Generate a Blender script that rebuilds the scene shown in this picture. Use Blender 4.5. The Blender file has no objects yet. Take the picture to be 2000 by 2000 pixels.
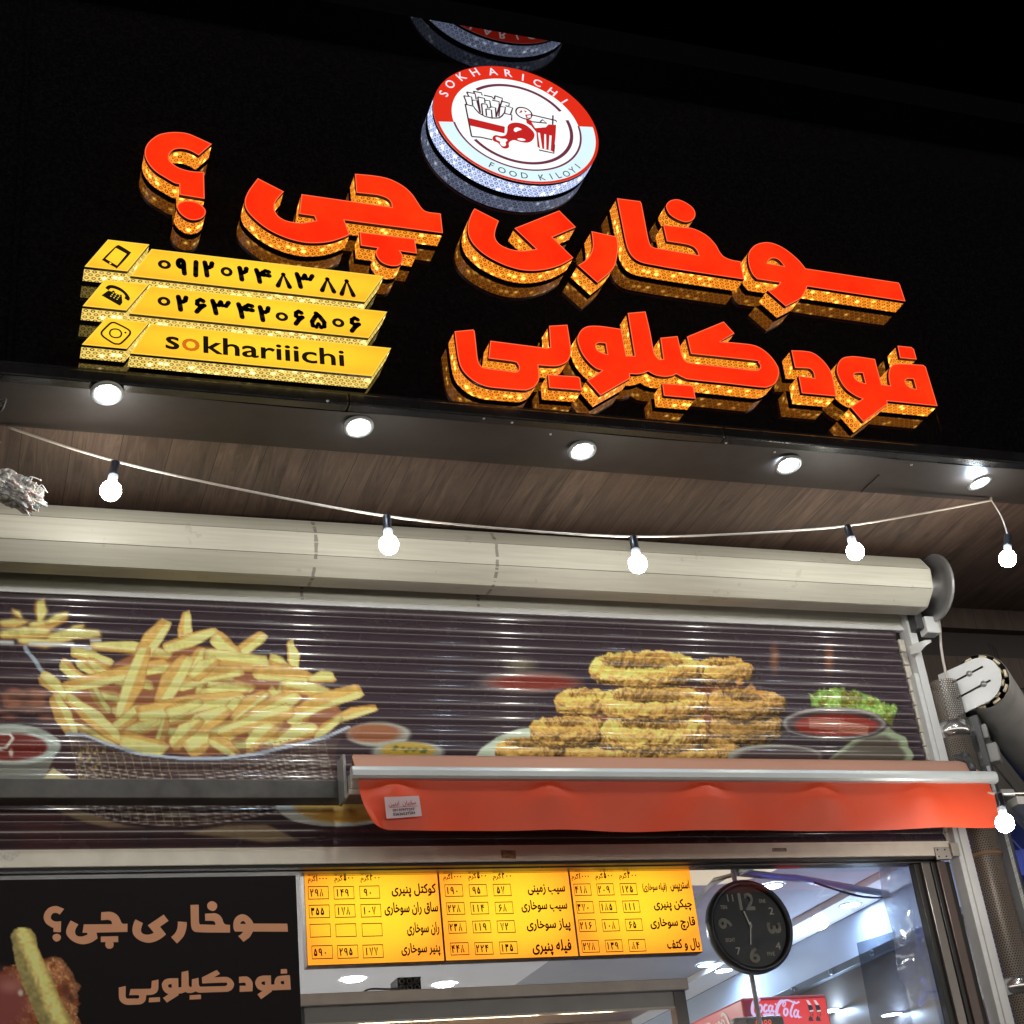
import bpy, bmesh, math, random
import numpy as np
from mathutils import Vector, Matrix
from mathutils.geometry import tessellate_polygon
random.seed(7); rng = np.random.default_rng(7)
S = bpy.context.scene; COL = S.collection
# ------------------------------------------------------------------ camera
F = 2984.99; yaw, pitch, roll = .3804715, .48849327, -.11919743
CAM = np.array([0, -5., 1.6])
_cy, _sy, _cp, _sp = math.cos(yaw), math.sin(yaw), math.cos(pitch), math.sin(pitch)
FW = np.array([_sy*_cp, _cy*_cp, _sp]); _r = np.array([_cy, -_sy, 0]); _u = np.cross(_r, FW)
_c, _s = math.cos(roll), math.sin(roll)
RT = _c*_r + _s*_u; UP = -_s*_r + _c*_u
cam = bpy.data.objects.new('camera', bpy.data.cameras.new('camera')); COL.objects.link(cam)
cam.data.sensor_width = 36; cam.data.lens = F/2000*36; cam.data.clip_end = 500; cam.data.clip_start = .05
M = Matrix.Identity(4)
for i in range(3): M[i][0], M[i][1], M[i][2], M[i][3] = RT[i], UP[i], -FW[i], CAM[i]
cam.matrix_world = M; S.camera = cam
# ------------------------------------------------------------------ night sky, exposure
w = bpy.data.worlds.new('World'); S.world = w; w.use_nodes = True
nt = w.node_tree; bg = nt.nodes['Background']; sky = nt.nodes.new('ShaderNodeTexSky'); sky.sky_type = 'NISHITA'
sky.sun_disc = False; sky.sun_elevation = math.radians(-4); sky.sun_rotation = math.radians(200)
nt.links.new(sky.outputs[0], bg.inputs[0]); bg.inputs[1].default_value = .003
# added front fill: a warm horizon band standing in for the lit street
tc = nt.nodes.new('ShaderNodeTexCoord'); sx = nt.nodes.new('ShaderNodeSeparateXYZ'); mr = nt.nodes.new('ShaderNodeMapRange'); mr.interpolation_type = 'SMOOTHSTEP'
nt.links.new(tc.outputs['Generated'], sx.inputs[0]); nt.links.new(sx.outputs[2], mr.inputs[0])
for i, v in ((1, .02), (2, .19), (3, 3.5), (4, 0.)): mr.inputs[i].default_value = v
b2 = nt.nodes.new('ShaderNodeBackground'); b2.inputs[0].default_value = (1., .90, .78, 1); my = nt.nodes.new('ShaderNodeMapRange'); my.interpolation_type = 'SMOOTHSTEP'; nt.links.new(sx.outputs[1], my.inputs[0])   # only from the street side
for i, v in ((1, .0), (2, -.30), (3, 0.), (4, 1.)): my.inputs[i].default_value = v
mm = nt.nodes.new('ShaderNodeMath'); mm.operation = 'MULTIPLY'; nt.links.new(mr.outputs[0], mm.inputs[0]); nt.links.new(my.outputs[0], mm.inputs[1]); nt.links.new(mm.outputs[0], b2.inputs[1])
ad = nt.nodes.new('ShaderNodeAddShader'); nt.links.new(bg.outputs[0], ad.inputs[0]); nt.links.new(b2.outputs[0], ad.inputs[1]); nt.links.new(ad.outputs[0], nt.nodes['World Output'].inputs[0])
S.view_settings.view_transform = 'Standard'; S.view_settings.look = 'None'; S.view_settings.exposure = 0; S.view_settings.gamma = 1
S.render.engine = 'CYCLES'
try:
    S.cycles.use_denoising = True; S.cycles.max_bounces = 8; S.cycles.transparent_max_bounces = 12
    S.cycles.sample_clamp_indirect = 4; S.cycles.caustics_reflective = False; S.cycles.caustics_refractive = False
except Exception: pass
# ------------------------------------------------------------------ pixel rays on real planes (survey of the photograph)
def ray(x, y): return FW*F + RT*(x-1000) - UP*(y-1000)
def oY(x, y, Y):
    d = ray(x, y); return CAM + d*(Y-CAM[1])/d[1]
def oZ(x, y, Z):
    d = ray(x, y); return CAM + d*(Z-CAM[2])/d[2]
def oX(x, y, X):
    d = ray(x, y); return CAM + d*(X-CAM[0])/d[0]
def proj(P):
    d = np.asarray(P, float)-CAM; wv = d@FW
    return 1000+F*(d@RT)/wv, 1000-F*(d@UP)/wv
# ------------------------------------------------------------------ materials
def lin(c):
    c = np.asarray(c, float)/255; return np.where(c <= .04045, c/12.92, ((c+.055)/1.055)**2.4)
class N:
    """tiny node builder"""
    def __init__(s, name):
        s.m = bpy.data.materials.new(name); s.m.use_nodes = True; s.t = s.m.node_tree
        s.t.nodes.clear(); s.out = s.t.nodes.new('ShaderNodeOutputMaterial')
    def n(s, typ, ins=None, **kw):
        nd = s.t.nodes.new(typ)
        for k, v in kw.items(): setattr(nd, k, v)
        for k, v in (ins or {}).items(): s.set(nd.inputs[k], v)
        return nd
    def set(s, sock, v):
        if isinstance(v, bpy.types.NodeSocket): s.t.links.new(v, sock)
        else: sock.default_value = v
    def ma(s, op, a, b=0., c=0.):
        nd = s.t.nodes.new('ShaderNodeMath'); nd.operation = op
        for i, v in enumerate((a, b, c)): s.set(nd.inputs[i], v)
        return nd.outputs[0]
    def mix(s, f, a, b):
        nd = s.t.nodes.new('ShaderNodeMix'); nd.data_type = 'RGBA'
        s.set(nd.inputs[0], f)
        for i, v in ((6, a), (7, b)):
            s.set(nd.inputs[i], v if isinstance(v, bpy.types.NodeSocket) else (*v, 1) if len(v) == 3 else v)
        return nd.outputs[2]
    def noise(s, vec, scale, detail=3, rough=.55, dim='3D'):
        return s.n('ShaderNodeTexNoise', {'Vector': vec, 'Scale': scale, 'Detail': detail, 'Roughness': rough}).outputs[0]
    def pos(s): return s.n('ShaderNodeNewGeometry').outputs['Position']
    def vscale(s, v, sc):
        nd = s.n('ShaderNodeVectorMath', operation='MULTIPLY'); s.set(nd.inputs[0], v); nd.inputs[1].default_value = sc; return nd.outputs[0]
    def sep(s, v): return s.n('ShaderNodeSeparateXYZ', {0: v}).outputs
    def ramp(s, f, *st):
        nd = s.n('ShaderNodeValToRGB'); e = nd.color_ramp.elements
        while len(e) < len(st): e.new(.5)
        for el, (p, c) in zip(e, st): el.position = p; el.color = (*c, 1) if len(c) == 3 else c
        s.set(nd.inputs[0], f); return nd.outputs[0]
    def bsdf(s, **kw):
        p = s.n('ShaderNodeBsdfPrincipled')
        for k, v in kw.items():
            k = {'base': 'Base Color', 'rough': 'Roughness', 'metal': 'Metallic', 'ior': 'IOR', 'coat': 'Coat Weight', 'coatr': 'Coat Roughness',
                 'emc': 'Emission Color', 'ems': 'Emission Strength', 'normal': 'Normal', 'alpha': 'Alpha', 'sub': 'Subsurface Weight', 'tr': 'Transmission Weight'}[k]
            if isinstance(v, (tuple, list, np.ndarray)) and len(v) == 3: v = (*[float(q) for q in v], 1)
            s.set(p.inputs[k], v)
        s.t.links.new(p.outputs[0], s.out.inputs[0]); return p
    def bump(s, h, strength=.3, dist=.01): return s.n('ShaderNodeBump', {'Height': h, 'Strength': strength, 'Distance': dist}).outputs[0]
MC = {}
def plain(name, base, rough=.5, metal=0, var=.12, scale=6, ior=1.45, bump=0., bscale=60, coat=0):
    """paint, metal or plastic with uneven tone and gloss"""
    if name in MC: return MC[name]
    m = N(name); p = m.pos(); nz = m.noise(p, scale, 5)
    b = np.array(base, float)
    col = m.ramp(nz, (.25, tuple(b*(1-var))), (.75, tuple(np.minimum(b*(1+var), .95))))
    n2 = m.noise(p, scale*3.1, 3); rg = m.ma('MULTIPLY_ADD', n2, rough*.4, rough*.8)
    kw = dict(base=col, rough=rg, metal=metal, ior=ior, coat=coat)
    if bump: kw['normal'] = m.bump(m.noise(p, bscale, 3), bump, .004)
    m.bsdf(**kw); MC[name] = m.m; return m.m
def glow(name, col, strength, base=(.02, .02, .02), noise=.0, scale=20, rough=.35):
    if name in MC: return MC[name]
    m = N(name); st = strength
    if noise:
        nz = m.noise(m.pos(), scale, 3); st = m.ma('MULTIPLY_ADD', nz, strength*noise*2, strength*(1-noise))
    m.bsdf(base=base, rough=rough, emc=col, ems=st); MC[name] = m.m; return m.m
# ------------------------------------------------------------------ objects
def tag(o, label=None, cat=None, group=None, kind=None):
    if label: o['label'] = label
    if cat: o['category'] = cat
    if group: o['group'] = group
    if kind: o['kind'] = kind
    return o
def thing(name, label, cat, loc, group=None):
    o = bpy.data.objects.new(name, None); COL.objects.link(o); o.location = [float(v) for v in loc]; o.empty_display_size = .05
    return tag(o, label, cat, group)
def base_of(p):
    v = Vector((0, 0, 0))
    while p: v += p.location; p = p.parent
    return v
def link(name, me, parent=None, m=None, smooth=False):
    o = bpy.data.objects.new(name, me); COL.objects.link(o)
    if parent:
        o.parent = parent; b = base_of(parent); me.transform(Matrix.Translation(-b))
    if m is not None:
        for q in (m if isinstance(m, (list, tuple)) else [m]): me.materials.append(q)
    if smooth:
        me.polygons.foreach_set('use_smooth', [True]*len(me.polygons))
    me.update(); return o
def mesh(name, V, Fc, m=None, parent=None, smooth=False):
    me = bpy.data.meshes.new(name); me.from_pydata([tuple(map(float, v)) for v in V], [], [tuple(map(int, f)) for f in Fc])
    return link(name, me, parent, m, smooth)
class B:
    """collects shapes into ONE mesh"""
    def __init__(s): s.V = []; s.F = []; s.sm = []
    def add(s, V, Fc, smooth=False):
        o = len(s.V); s.V += [tuple(map(float, v)) for v in V]; s.F += [tuple(i+o for i in f) for f in Fc]; s.sm += [smooth]*len(Fc); return s
    def box(s, x0, x1, y0, y1, z0, z1, ax=None, org=(0, 0, 0), bev=.0):
        """axis box, or a box in the frame ax=(ex,ey,ez) at org, with small chamfers"""
        bm = bmesh.new(); bmesh.ops.create_cube(bm, size=1)
        for v in bm.verts: v.co = ((x0+x1)/2+v.co.x*(x1-x0), (y0+y1)/2+v.co.y*(y1-y0), (z0+z1)/2+v.co.z*(z1-z0))
        if bev: bmesh.ops.bevel(bm, geom=bm.edges[:], offset=bev, segments=2, affect='EDGES', profile=.5)
        bm.verts.ensure_lookup_table(); V = [v.co.copy() for v in bm.verts]
        if ax is not None: V = [np.array(org)+ax[0]*v.x+ax[1]*v.y+ax[2]*v.z for v in V]
        s.add(V, [[v.index for v in f.verts] for f in bm.faces]); bm.free(); return s
    def tube(s, pts, r, n=8, cap=True, closed=False):
        P = [np.array(p, float) for p in pts]; rs = r if isinstance(r, (list, tuple)) else [r]*len(P); V = []; Fc = []; ref = None
        for i, p in enumerate(P):
            t = P[min(i+1, len(P)-1)]-P[max(i-1, 0)]; t = t/(np.linalg.norm(t)+1e-12)
            if ref is None:
                ref = np.cross(t, [0, 0, 1]) if abs(t[2]) < .9 else np.cross(t, [1, 0, 0])
            a = ref-t*(ref@t); a /= np.linalg.norm(a)+1e-12; ref = a; b = np.cross(t, a)
            for k in range(n):
                q = 2*math.pi*k/n; V.append(p+rs[i]*(a*math.cos(q)+b*math.sin(q)))
        for i in range(len(P)-1):
            for k in range(n): Fc.append((i*n+k, i*n+(k+1) % n, (i+1)*n+(k+1) % n, (i+1)*n+k))
        if cap: Fc.append(tuple(range(n-1, -1, -1))); Fc.append(tuple((len(P)-1)*n+k for k in range(n)))
        return s.add(V, Fc, True)
    def lathe(s, org, axis, prof, n=32):
        """prof: list of (radius, distance along axis)"""
        ax = np.array(axis, float); ax /= np.linalg.norm(ax)
        a = np.cross(ax, [0, 0, 1]) if abs(ax[2]) < .9 else np.cross(ax, [1, 0, 0]); a /= np.linalg.norm(a); b = np.cross(ax, a); V = []; Fc = []
        for r, h in prof:
            for k in range(n):
                q = 2*math.pi*k/n; V.append(np.array(org)+ax*h+max(r, 1e-5)*(a*math.cos(q)+b*math.sin(q)))
        for i in range(len(prof)-1):
            for k in range(n): Fc.append((i*n+k, i*n+(k+1) % n, (i+1)*n+(k+1) % n, (i+1)*n+k))
        return s.add(V, Fc, True)
    def poly(s, loops, fn, back=None):
        """filled 2-D polygon with holes; fn maps (a,b) to 3-D"""
        L = [[Vector((p[0], p[1], 0)) for p in l] for l in loops]; tri = tessellate_polygon(L); flat = [p for l in loops for p in l]
        V = [fn(p) for p in flat]; return s.add(V, [tuple(t) for t in tri])
    def build(s, name, m=None, parent=None):
        me = bpy.data.meshes.new(name); me.from_pydata(s.V, [], s.F)
        me.polygons.foreach_set('use_smooth', s.sm); return link(name, me, parent, m)
def boxpart(name, m, parent, *a, bev=.0, **k): return B().box(*a, bev=bev, **k).build(name, m, parent)
# outlines: "x,y" is a corner, "x,ys" a smooth point
def outline(txt, ox, oy, s, step=6):
    P = []
    for t in txt.split():
        a, b = t.split(','); sm = b.endswith('s'); P.append((ox+s*float(a), oy+s*float(b.rstrip('s')), sm))
    n = len(P); out = []
    for i in range(n):
        p0, p1, p2, p3 = P[i-1], P[i], P[(i+1) % n], P[(i+2) % n]
        if not p1[2] and not p2[2]: out.append(p1[:2]); continue
        a = np.array(p0[:2]) if p1[2] else np.array(p1[:2])*2-np.array(p2[:2])
        d = np.array(p3[:2]) if p2[2] else np.array(p2[:2])*2-np.array(p1[:2])
        b, c = np.array(p1[:2]), np.array(p2[:2]); k = max(2, int(np.linalg.norm(c-b)/4)+1)
        if not p1[2]: a = b-(c-b)*.5
        if not p2[2]: d = c+(c-b)*.5
        for j in range(k):
            t = j/k; out.append(tuple(.5*(2*b+(c-a)*t+(2*a-5*b+4*c-d)*t*t+(3*b-a-3*c+d)*t**3)))
    return out
def area(l): return .5*sum(l[i-1][0]*l[i][1]-l[i][0]*l[i-1][1] for i in range(len(l)))
def inset(l, d):
    """offset a closed 2-D loop to its left by d"""
    n = len(l); out = []
    for i in range(n):
        a, b, c = np.array(l[i-1]), np.array(l[i]), np.array(l[(i+1) % n])
        u = (b-a)/(np.linalg.norm(b-a)+1e-9); v = (c-b)/(np.linalg.norm(c-b)+1e-9)
        n1 = np.array([-u[1], u[0]]); n2 = np.array([-v[1], v[0]]); m = n1+n2; k = max(m@m/2, .35)
        out.append(tuple(b+d*m/k))
    return out
def strip(loop, y0, y1, name, m, parent, closed=True):
    """side wall standing on an XZ loop between two depths, with an arc-length UV in metres"""
    n = len(loop); V = []; Fc = []; U = []; s = 0.
    for i in range(n+1):
        p = loop[i % n]
        if i: s += math.dist(p, loop[i-1])
        V += [(p[0], y0, p[1]), (p[0], y1, p[1])]; U += [(s, 0.), (s, abs(y1-y0))]
    Fc = [(2*i, 2*i+1, 2*i+3, 2*i+2) for i in range(n)]
    o = mesh(name, V, Fc, m, parent); uv = o.data.uv_layers.new(name='UVMap')
    for l in o.data.loops: uv.data[l.index].uv = U[l.vertex_index]
    return o
# ------------------------------------------------------------------ text (built-in font), Arabic letters joined by hand
AR = {}
for ch, f in {'ا': (0xFE8D, 0xFE8E), 'آ': (0xFE81, 0xFE82), 'د': (0xFEA9, 0xFEAA), 'ر': (0xFEAD, 0xFEAE), 'ز': (0xFEAF, 0xFEB0), 'و': (0xFEED, 0xFEEE)}.items(): AR[ch] = (f[0], f[1], None, None)
for ch, f in {'ب': 0xFE8F, 'ت': 0xFE95, 'ح': 0xFEA1, 'خ': 0xFEA5, 'س': 0xFEB1, 'ف': 0xFED1, 'ق': 0xFED5, 'ل': 0xFEDD, 'م': 0xFEE1, 'ن': 0xFEE5, 'ه': 0xFEE9,
              'پ': 0xFB56, 'چ': 0xFB7A, 'ک': 0xFB8E, 'گ': 0xFB92, 'ی': 0xFBFC}.items(): AR[ch] = (f, f+1, f+2, f+3)
def shape_ar(t):
    out = []
    for i, ch in enumerate(t):
        if ch not in AR: out.append({'(': ')', ')': '('}.get(ch, ch)); continue
        pj = i > 0 and t[i-1] in AR and AR[t[i-1]][2] is not None; nj = i+1 < len(t) and t[i+1] in AR; f = AR[ch]
        if f[2] is None: nj = False
        out.append(chr(f[3] if pj and nj else f[1] if pj else f[2] if nj else f[0]))
    # right-to-left order, digits keep their own order
    res = []; i = len(out)-1
    while i >= 0:
        if '\u06f0' <= out[i] <= '\u06f9':
            j = i
            while j >= 0 and '\u06f0' <= out[j] <= '\u06f9': j -= 1
            res += out[j+1:i+1]; i = j
        else: res.append(out[i]); i -= 1
    return ''.join(res)
def fatten(V, Fc, d):
    """embolden a filled glyph: a ribbon of half width d along its contour"""
    if d <= 0: return V, Fc
    cnt = {}
    for f in Fc:
        for i in range(len(f)):
            k = tuple(sorted((f[i-1], f[i]))); cnt[k] = cnt.get(k, 0)+1
    V = [tuple(v) for v in V]; Fc = list(Fc); base = list(V)
    for (i, j), n in cnt.items():
        if n != 1: continue
        a, c = np.array(base[i]), np.array(base[j]); t = c-a; L = np.linalg.norm(t)
        if L < 1e-6: continue
        t /= L; nn = np.array([-t[1], t[0]])*d; a = a-t*d*.5; c = c+t*d*.5; o = len(V)
        V += [tuple(a+nn), tuple(c+nn), tuple(c-nn), tuple(a-nn)]; Fc.append((o, o+1, o+2, o+3))
    V = np.array(V); return V-V.min(0), Fc
TC = {}
def glyphs(t, bold=0.):
    k = (t, bold)
    if k in TC: return TC[k]
    s = shape_ar(t) if any(c in AR for c in t) else t
    c = bpy.data.curves.new('lettering', 'FONT'); c.body = s; c.resolution_u = 3
    o = bpy.data.objects.new('lettering', c); COL.objects.link(o); dg = bpy.context.evaluated_depsgraph_get(); dg.update()
    me = o.evaluated_get(dg).to_mesh(); V = np.array([v.co[:2] for v in me.vertices]); Fc = [tuple(p.vertices) for p in me.polygons]
    o.evaluated_get(dg).to_mesh_clear(); bpy.data.objects.remove(o); bpy.data.curves.remove(c)
    V = V-V.min(0); V, Fc = fatten(V, Fc, bold); TC[k] = (V, Fc); return TC[k]
def text_in(b, t, fn, x0, x1, z0, z1, bold=0., rot=0.):
    """fit a word into the rectangle x0..x1, z0..z1 of a plane; fn maps (x,z) to 3-D"""
    V, Fc = glyphs(t, bold)
    if rot:
        c, s = math.cos(rot), math.sin(rot); V = V@np.array([[c, s], [-s, c]]); V = V-V.min(0)
    mx = V.max(0); P = np.column_stack([x0+V[:, 0]/mx[0]*(x1-x0), z0+V[:, 1]/mx[1]*(z1-z0)])
    b.add([fn(p) for p in P], Fc)
DG = {'۰': [[(.5+.5*math.cos(q), .42+.30*math.sin(q)) for q in np.linspace(0, 2*math.pi, 17)]], '۱': [[(.3, 1), (.55, .5), (.7, 0)]],
      '۲': [[(.08, 1), (.22, .55), (.34, 0)], [(.14, .86), (.3, .66), (.62, .64), (.86, .74), (.96, 1)]], '۳': [[(.05, 1), (.16, .5), (.24, 0)], [(.1, .86), (.2, .68), (.4, .68), (.52, .96)], [(.52, .96), (.6, .70), (.82, .68), (.97, .98)]],
      '۴': [[(.05, 1), (.2, .5), (.28, 0)], [(.97, .95), (.72, 1), (.52, .86), (.6, .66), (1, .62)], [(.62, .63), (.36, .66), (.12, .8)]], '۵': [[(.36, 1), (.62, .78), (.92, .4), (.9, .1), (.68, .02), (.5, .24), (.34, .02), (.1, .08), (.06, .36), (.3, .74), (.46, .92)]],
      '۶': [[(.86, .9), (.55, 1), (.22, .86), (.18, .62), (.48, .5), (.98, .56)], [(.92, .55), (.5, .32), (.12, 0)]], '۷': [[(.02, 1), (.5, 0), (.98, 1)]], '۸': [[(.02, 0), (.5, 1), (.98, 0)]],
      '۹': [[(.42+.40*math.cos(q), .72+.27*math.sin(q)) for q in np.linspace(0, 2*math.pi, 15)], [(.82, .74), (.84, .35), (.92, 0)]]}
def digit(b, ch, fn, x0, x1, z0, z1, wd):
    x0, x1, z0, z1 = x0+wd/2, x1-wd/2, z0+wd*.3, z1-wd*.3
    for pl in DG[ch]:
        P = [(x0+(x1-x0)*u, z0+(z1-z0)*v) for u, v in pl]; stroke(b, P, wd, fn)
        for q in P: b.poly([[(q[0]+wd*.5*math.cos(t), q[1]+wd*.5*math.sin(t)) for t in np.linspace(0, 2*math.pi, 9)[:-1]]], fn)
def onplane(Y): return lambda p: (p[0], Y, p[1])
def XZ(p, Y): q = oY(p[0], p[1], Y); return (float(q[0]), float(q[2]))
def stroke(b, pts, wd, fn, closed=False):
    """flat ribbon of width wd along 2-D points"""
    P = [np.array(p, float) for p in pts]; n = len(P); L = []; R = []
    ws = wd if isinstance(wd, (list, tuple)) else [wd]*n
    for i in range(n):
        a = P[(i-1) % n] if closed or i else P[0]; c = P[(i+1) % n] if closed or i < n-1 else P[-1]
        t = c-a; t /= np.linalg.norm(t)+1e-9; nn = np.array([-t[1], t[0]])
        L.append(P[i]+nn*ws[i]/2); R.append(P[i]-nn*ws[i]/2)
    V = [fn(p) for p in L+R]; m = n if closed else n-1
    b.add(V, [(i, (i+1) % n, n+(i+1) % n, n+i) for i in range(m)])
def curve_pts(txt, ox, oy, s): 
    P = [tuple(map(float, t.split(','))) for t in txt.split()]; out = []
    for i in range(len(P)-1):
        a, b, c, d = (np.array(P[max(0, min(len(P)-1, j))]) for j in (i-1, i, i+1, i+2))
        for k in range(5):
            t = k/5; out.append(.5*(2*b+(c-a)*t+(2*a-5*b+4*c-d)*t*t+(3*b-a-3*c+d)*t**3))
    out.append(np.array(P[-1])); return [(ox+s*p[0], oy+s*p[1]) for p in out]
# ------------------------------------------------------------------ special materials
def m_wood(name, dark, light, pw=.1565, off=.109, along='Y', rough=.45):
    m = N(name); p = m.pos(); x, y, z = m.sep(p)
    if along == 'Z': y = z
    k = m.ma('DIVIDE', m.ma('SUBTRACT', x, off), pw); pl = m.ma('FLOOR', k); fr = m.ma('FRACT', k)
    seam = m.ma('LESS_THAN', m.ma('ABSOLUTE', m.ma('SUBTRACT', fr, .5)), .492)
    v = m.n('ShaderNodeCombineXYZ', {0: m.ma('MULTIPLY', x, 46.), 1: m.ma('MULTIPLY_ADD', y, 2.2, m.ma('MULTIPLY', pl, 7.3)), 2: pl}).outputs[0]
    warp = m.noise(v, .35, 2); v2 = m.n('ShaderNodeVectorMath', operation='ADD', ins={0: v, 1: m.n('ShaderNodeCombineXYZ', {0: m.ma('MULTIPLY', warp, 9.), 1: 0., 2: 0.}).outputs[0]}).outputs[0]
    g = m.noise(v2, .9, 6, .65); g2 = m.noise(v2, 3.1, 4, .7)
    f = m.ma('ADD', m.ma('MULTIPLY', g, .65), m.ma('MULTIPLY', g2, .4))
    col = m.ramp(f, (.36, dark), (.52, tuple(.5*(np.array(dark)+light))), (.68, light))
    tone = m.n('ShaderNodeTexWhiteNoise', {'W': pl}, noise_dimensions='1D').outputs[0]
    col = m.mix(m.ma('MULTIPLY', tone, .3), col, dark); col = m.mix(seam, (.008, .006, .005), col)
    m.bsdf(base=col, rough=rough, normal=m.bump(g2, .12, .003)); return m.m
def m_sequin(name, col, hot, base, hk):
    """perforated sequin tape lit by LEDs behind it, measured along the letter's edge"""
    m = N(name); uv = m.n('ShaderNodeUVMap', uv_map='UVMap').outputs[0]; u, v, _ = m.sep(uv)
    wd, h = .0215, .0170
    rv = m.ma('DIVIDE', v, h); row = m.ma('FLOOR', rv); uu = m.ma('MULTIPLY_ADD', m.ma('MODULO', row, 2.), .5, m.ma('DIVIDE', u, wd)); cu = m.ma('FLOOR', uu)
    dx = m.ma('MULTIPLY', m.ma('SUBTRACT', m.ma('FRACT', uu), .5), wd); dy = m.ma('MULTIPLY', m.ma('SUBTRACT', m.ma('FRACT', rv), .5), h)
    d = m.ma('SQRT', m.ma('ADD', m.ma('MULTIPLY', dx, dx), m.ma('MULTIPLY', dy, dy)))
    ring = m.ma('SUBTRACT', 1., m.ma('MINIMUM', 1., m.ma('MULTIPLY', m.ma('MAXIMUM', m.ma('SUBTRACT', m.ma('ABSOLUTE', m.ma('SUBTRACT', d, .0053)), .0013), 0.), 1000.)))
    cell = m.n('ShaderNodeCombineXYZ', {0: cu, 1: row, 2: 0.}).outputs[0]
    wn = m.n('ShaderNodeTexWhiteNoise', {'Vector': cell}, noise_dimensions='2D').outputs[0]
    uvw = m.n('ShaderNodeCombineXYZ', {0: u, 1: v, 2: 0.}).outputs[0]
    vo = m.n('ShaderNodeTexVoronoi', {'Vector': uvw, 'Scale': 30.}).outputs['Distance']
    led = m.ma('POWER', m.ma('MAXIMUM', m.ma('SUBTRACT', 1., m.ma('MULTIPLY', vo, 2.2)), 0.), 2.)
    sp = m.noise(uvw, 700., 2)
    e = m.ma('MULTIPLY', m.ma('SUBTRACT', 1., m.ma('MULTIPLY', ring, m.ma('MULTIPLY_ADD', wn, .35, .62))), m.ma('MULTIPLY_ADD', sp, base*1.2, base*.4))
    e = m.ma('ADD', e, m.ma('MULTIPLY', led, hk))
    c = m.mix(m.ma('MINIMUM', m.ma('MULTIPLY', led, 1.3), 1.), col, hot)
    m.bsdf(base=(.05, .04, .03), rough=.3, emc=c, ems=e); return m.m
def m_face(name, c, s, edge=.12):
    m = N(name); p = m.pos(); x, y, z = m.sep(p)
    st = m.ma('MULTIPLY', m.ma('SINE', m.ma('MULTIPLY', m.ma('ADD', x, m.ma('MULTIPLY', z, .35)), 520.)), m.ma('SINE', m.ma('MULTIPLY', z, 420.))); nz = m.noise(p, 7., 3)
    e = m.ma('MULTIPLY', m.ma('MULTIPLY_ADD', st, .10, 1.), m.ma('MULTIPLY_ADD', nz, s*.5, s*.75))
    col = m.mix(m.ma('MULTIPLY_ADD', nz, 1.6, -.4), (c[0], c[1]*.65, c[2]), (c[0], c[1]*1.35, c[2]*1.6))
    m.bsdf(base=(.25, .01, .005), rough=.25, emc=col, ems=e); return m.m
M_WOOD = m_wood('soffit_wood', (.034, .020, .015), (.17, .112, .086))
M_WALLW = m_wood('bulkhead_wood', (.030, .019, .015), (.085, .058, .046), pw=.2, along='Z')
M_RED = m_face('red_letter_face', (1.08, .029, .002), 1.08)
M_REDEDGE = glow('red_letter_edge', (1., .13, .045, 1), 1.1)
M_RIM = plain('dark_red_return', (.03, .004, .003), .4)
M_GOLD = m_sequin('gold_sequin', (1., .29, .02, 1), (1., .68, .13, 1), 1.15, 5.)
M_YSEQ = m_sequin('yellow_sequin', (1., .70, .16, 1), (1., .90, .45, 1), 1.0, 3.4)
M_WSEQ = m_sequin('white_sequin', (.55, .65, 1., 1), (.9, .95, 1., 1), 1.2, 4.)
M_BACK = plain('black_tray', (.008, .008, .008), .5)
def m_gloss_black():
    m = N('gloss_black_board'); p = m.pos()
    n = m.noise(p, 2.2, 3); d = m.noise(p, 90., 2)
    m.bsdf(base=m.ramp(d, (.4, (.004, .0035, .004)), (.75, (.009, .008, .009))), rough=m.ma('MULTIPLY_ADD', n, .05, .02), ior=2.25); return m.m
M_BOARD = m_gloss_black()
def m_mirror():
    m = N('gloss_black_canopy'); m.bsdf(base=(.004, .004, .005), rough=.03, ior=2.05); return m.m
M_TRIM = plain('black_trim', (.012, .012, .014), .22, var=.4, scale=14, bump=.25, bscale=25)
M_BAND = plain('brown_laminate', (.029, .0205, .017), .55, var=.10, scale=3, bump=.25, bscale=5)
M_GREY = plain('dark_grey_metal', (.06, .062, .066), .4, metal=.3, var=.2, scale=9)
M_BLACK = plain('black_plastic', (.012, .012, .013), .4)
# ------------------------------------------------------------------ ground
tag(mesh('street', [(-60, -60, 0), (60, -60, 0), (60, 60, 0), (-60, 60, 0)], [(0, 1, 2, 3)], plain('asphalt', (.05, .05, .05), .85, var=.3, scale=20, bump=.5, bscale=200)), kind='structure')
tag(boxpart('pavement', plain('paving', (.16, .15, .14), .8, var=.2, scale=3), None, -8, 9, -2.2, 8, .004, .13), kind='structure')
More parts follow.
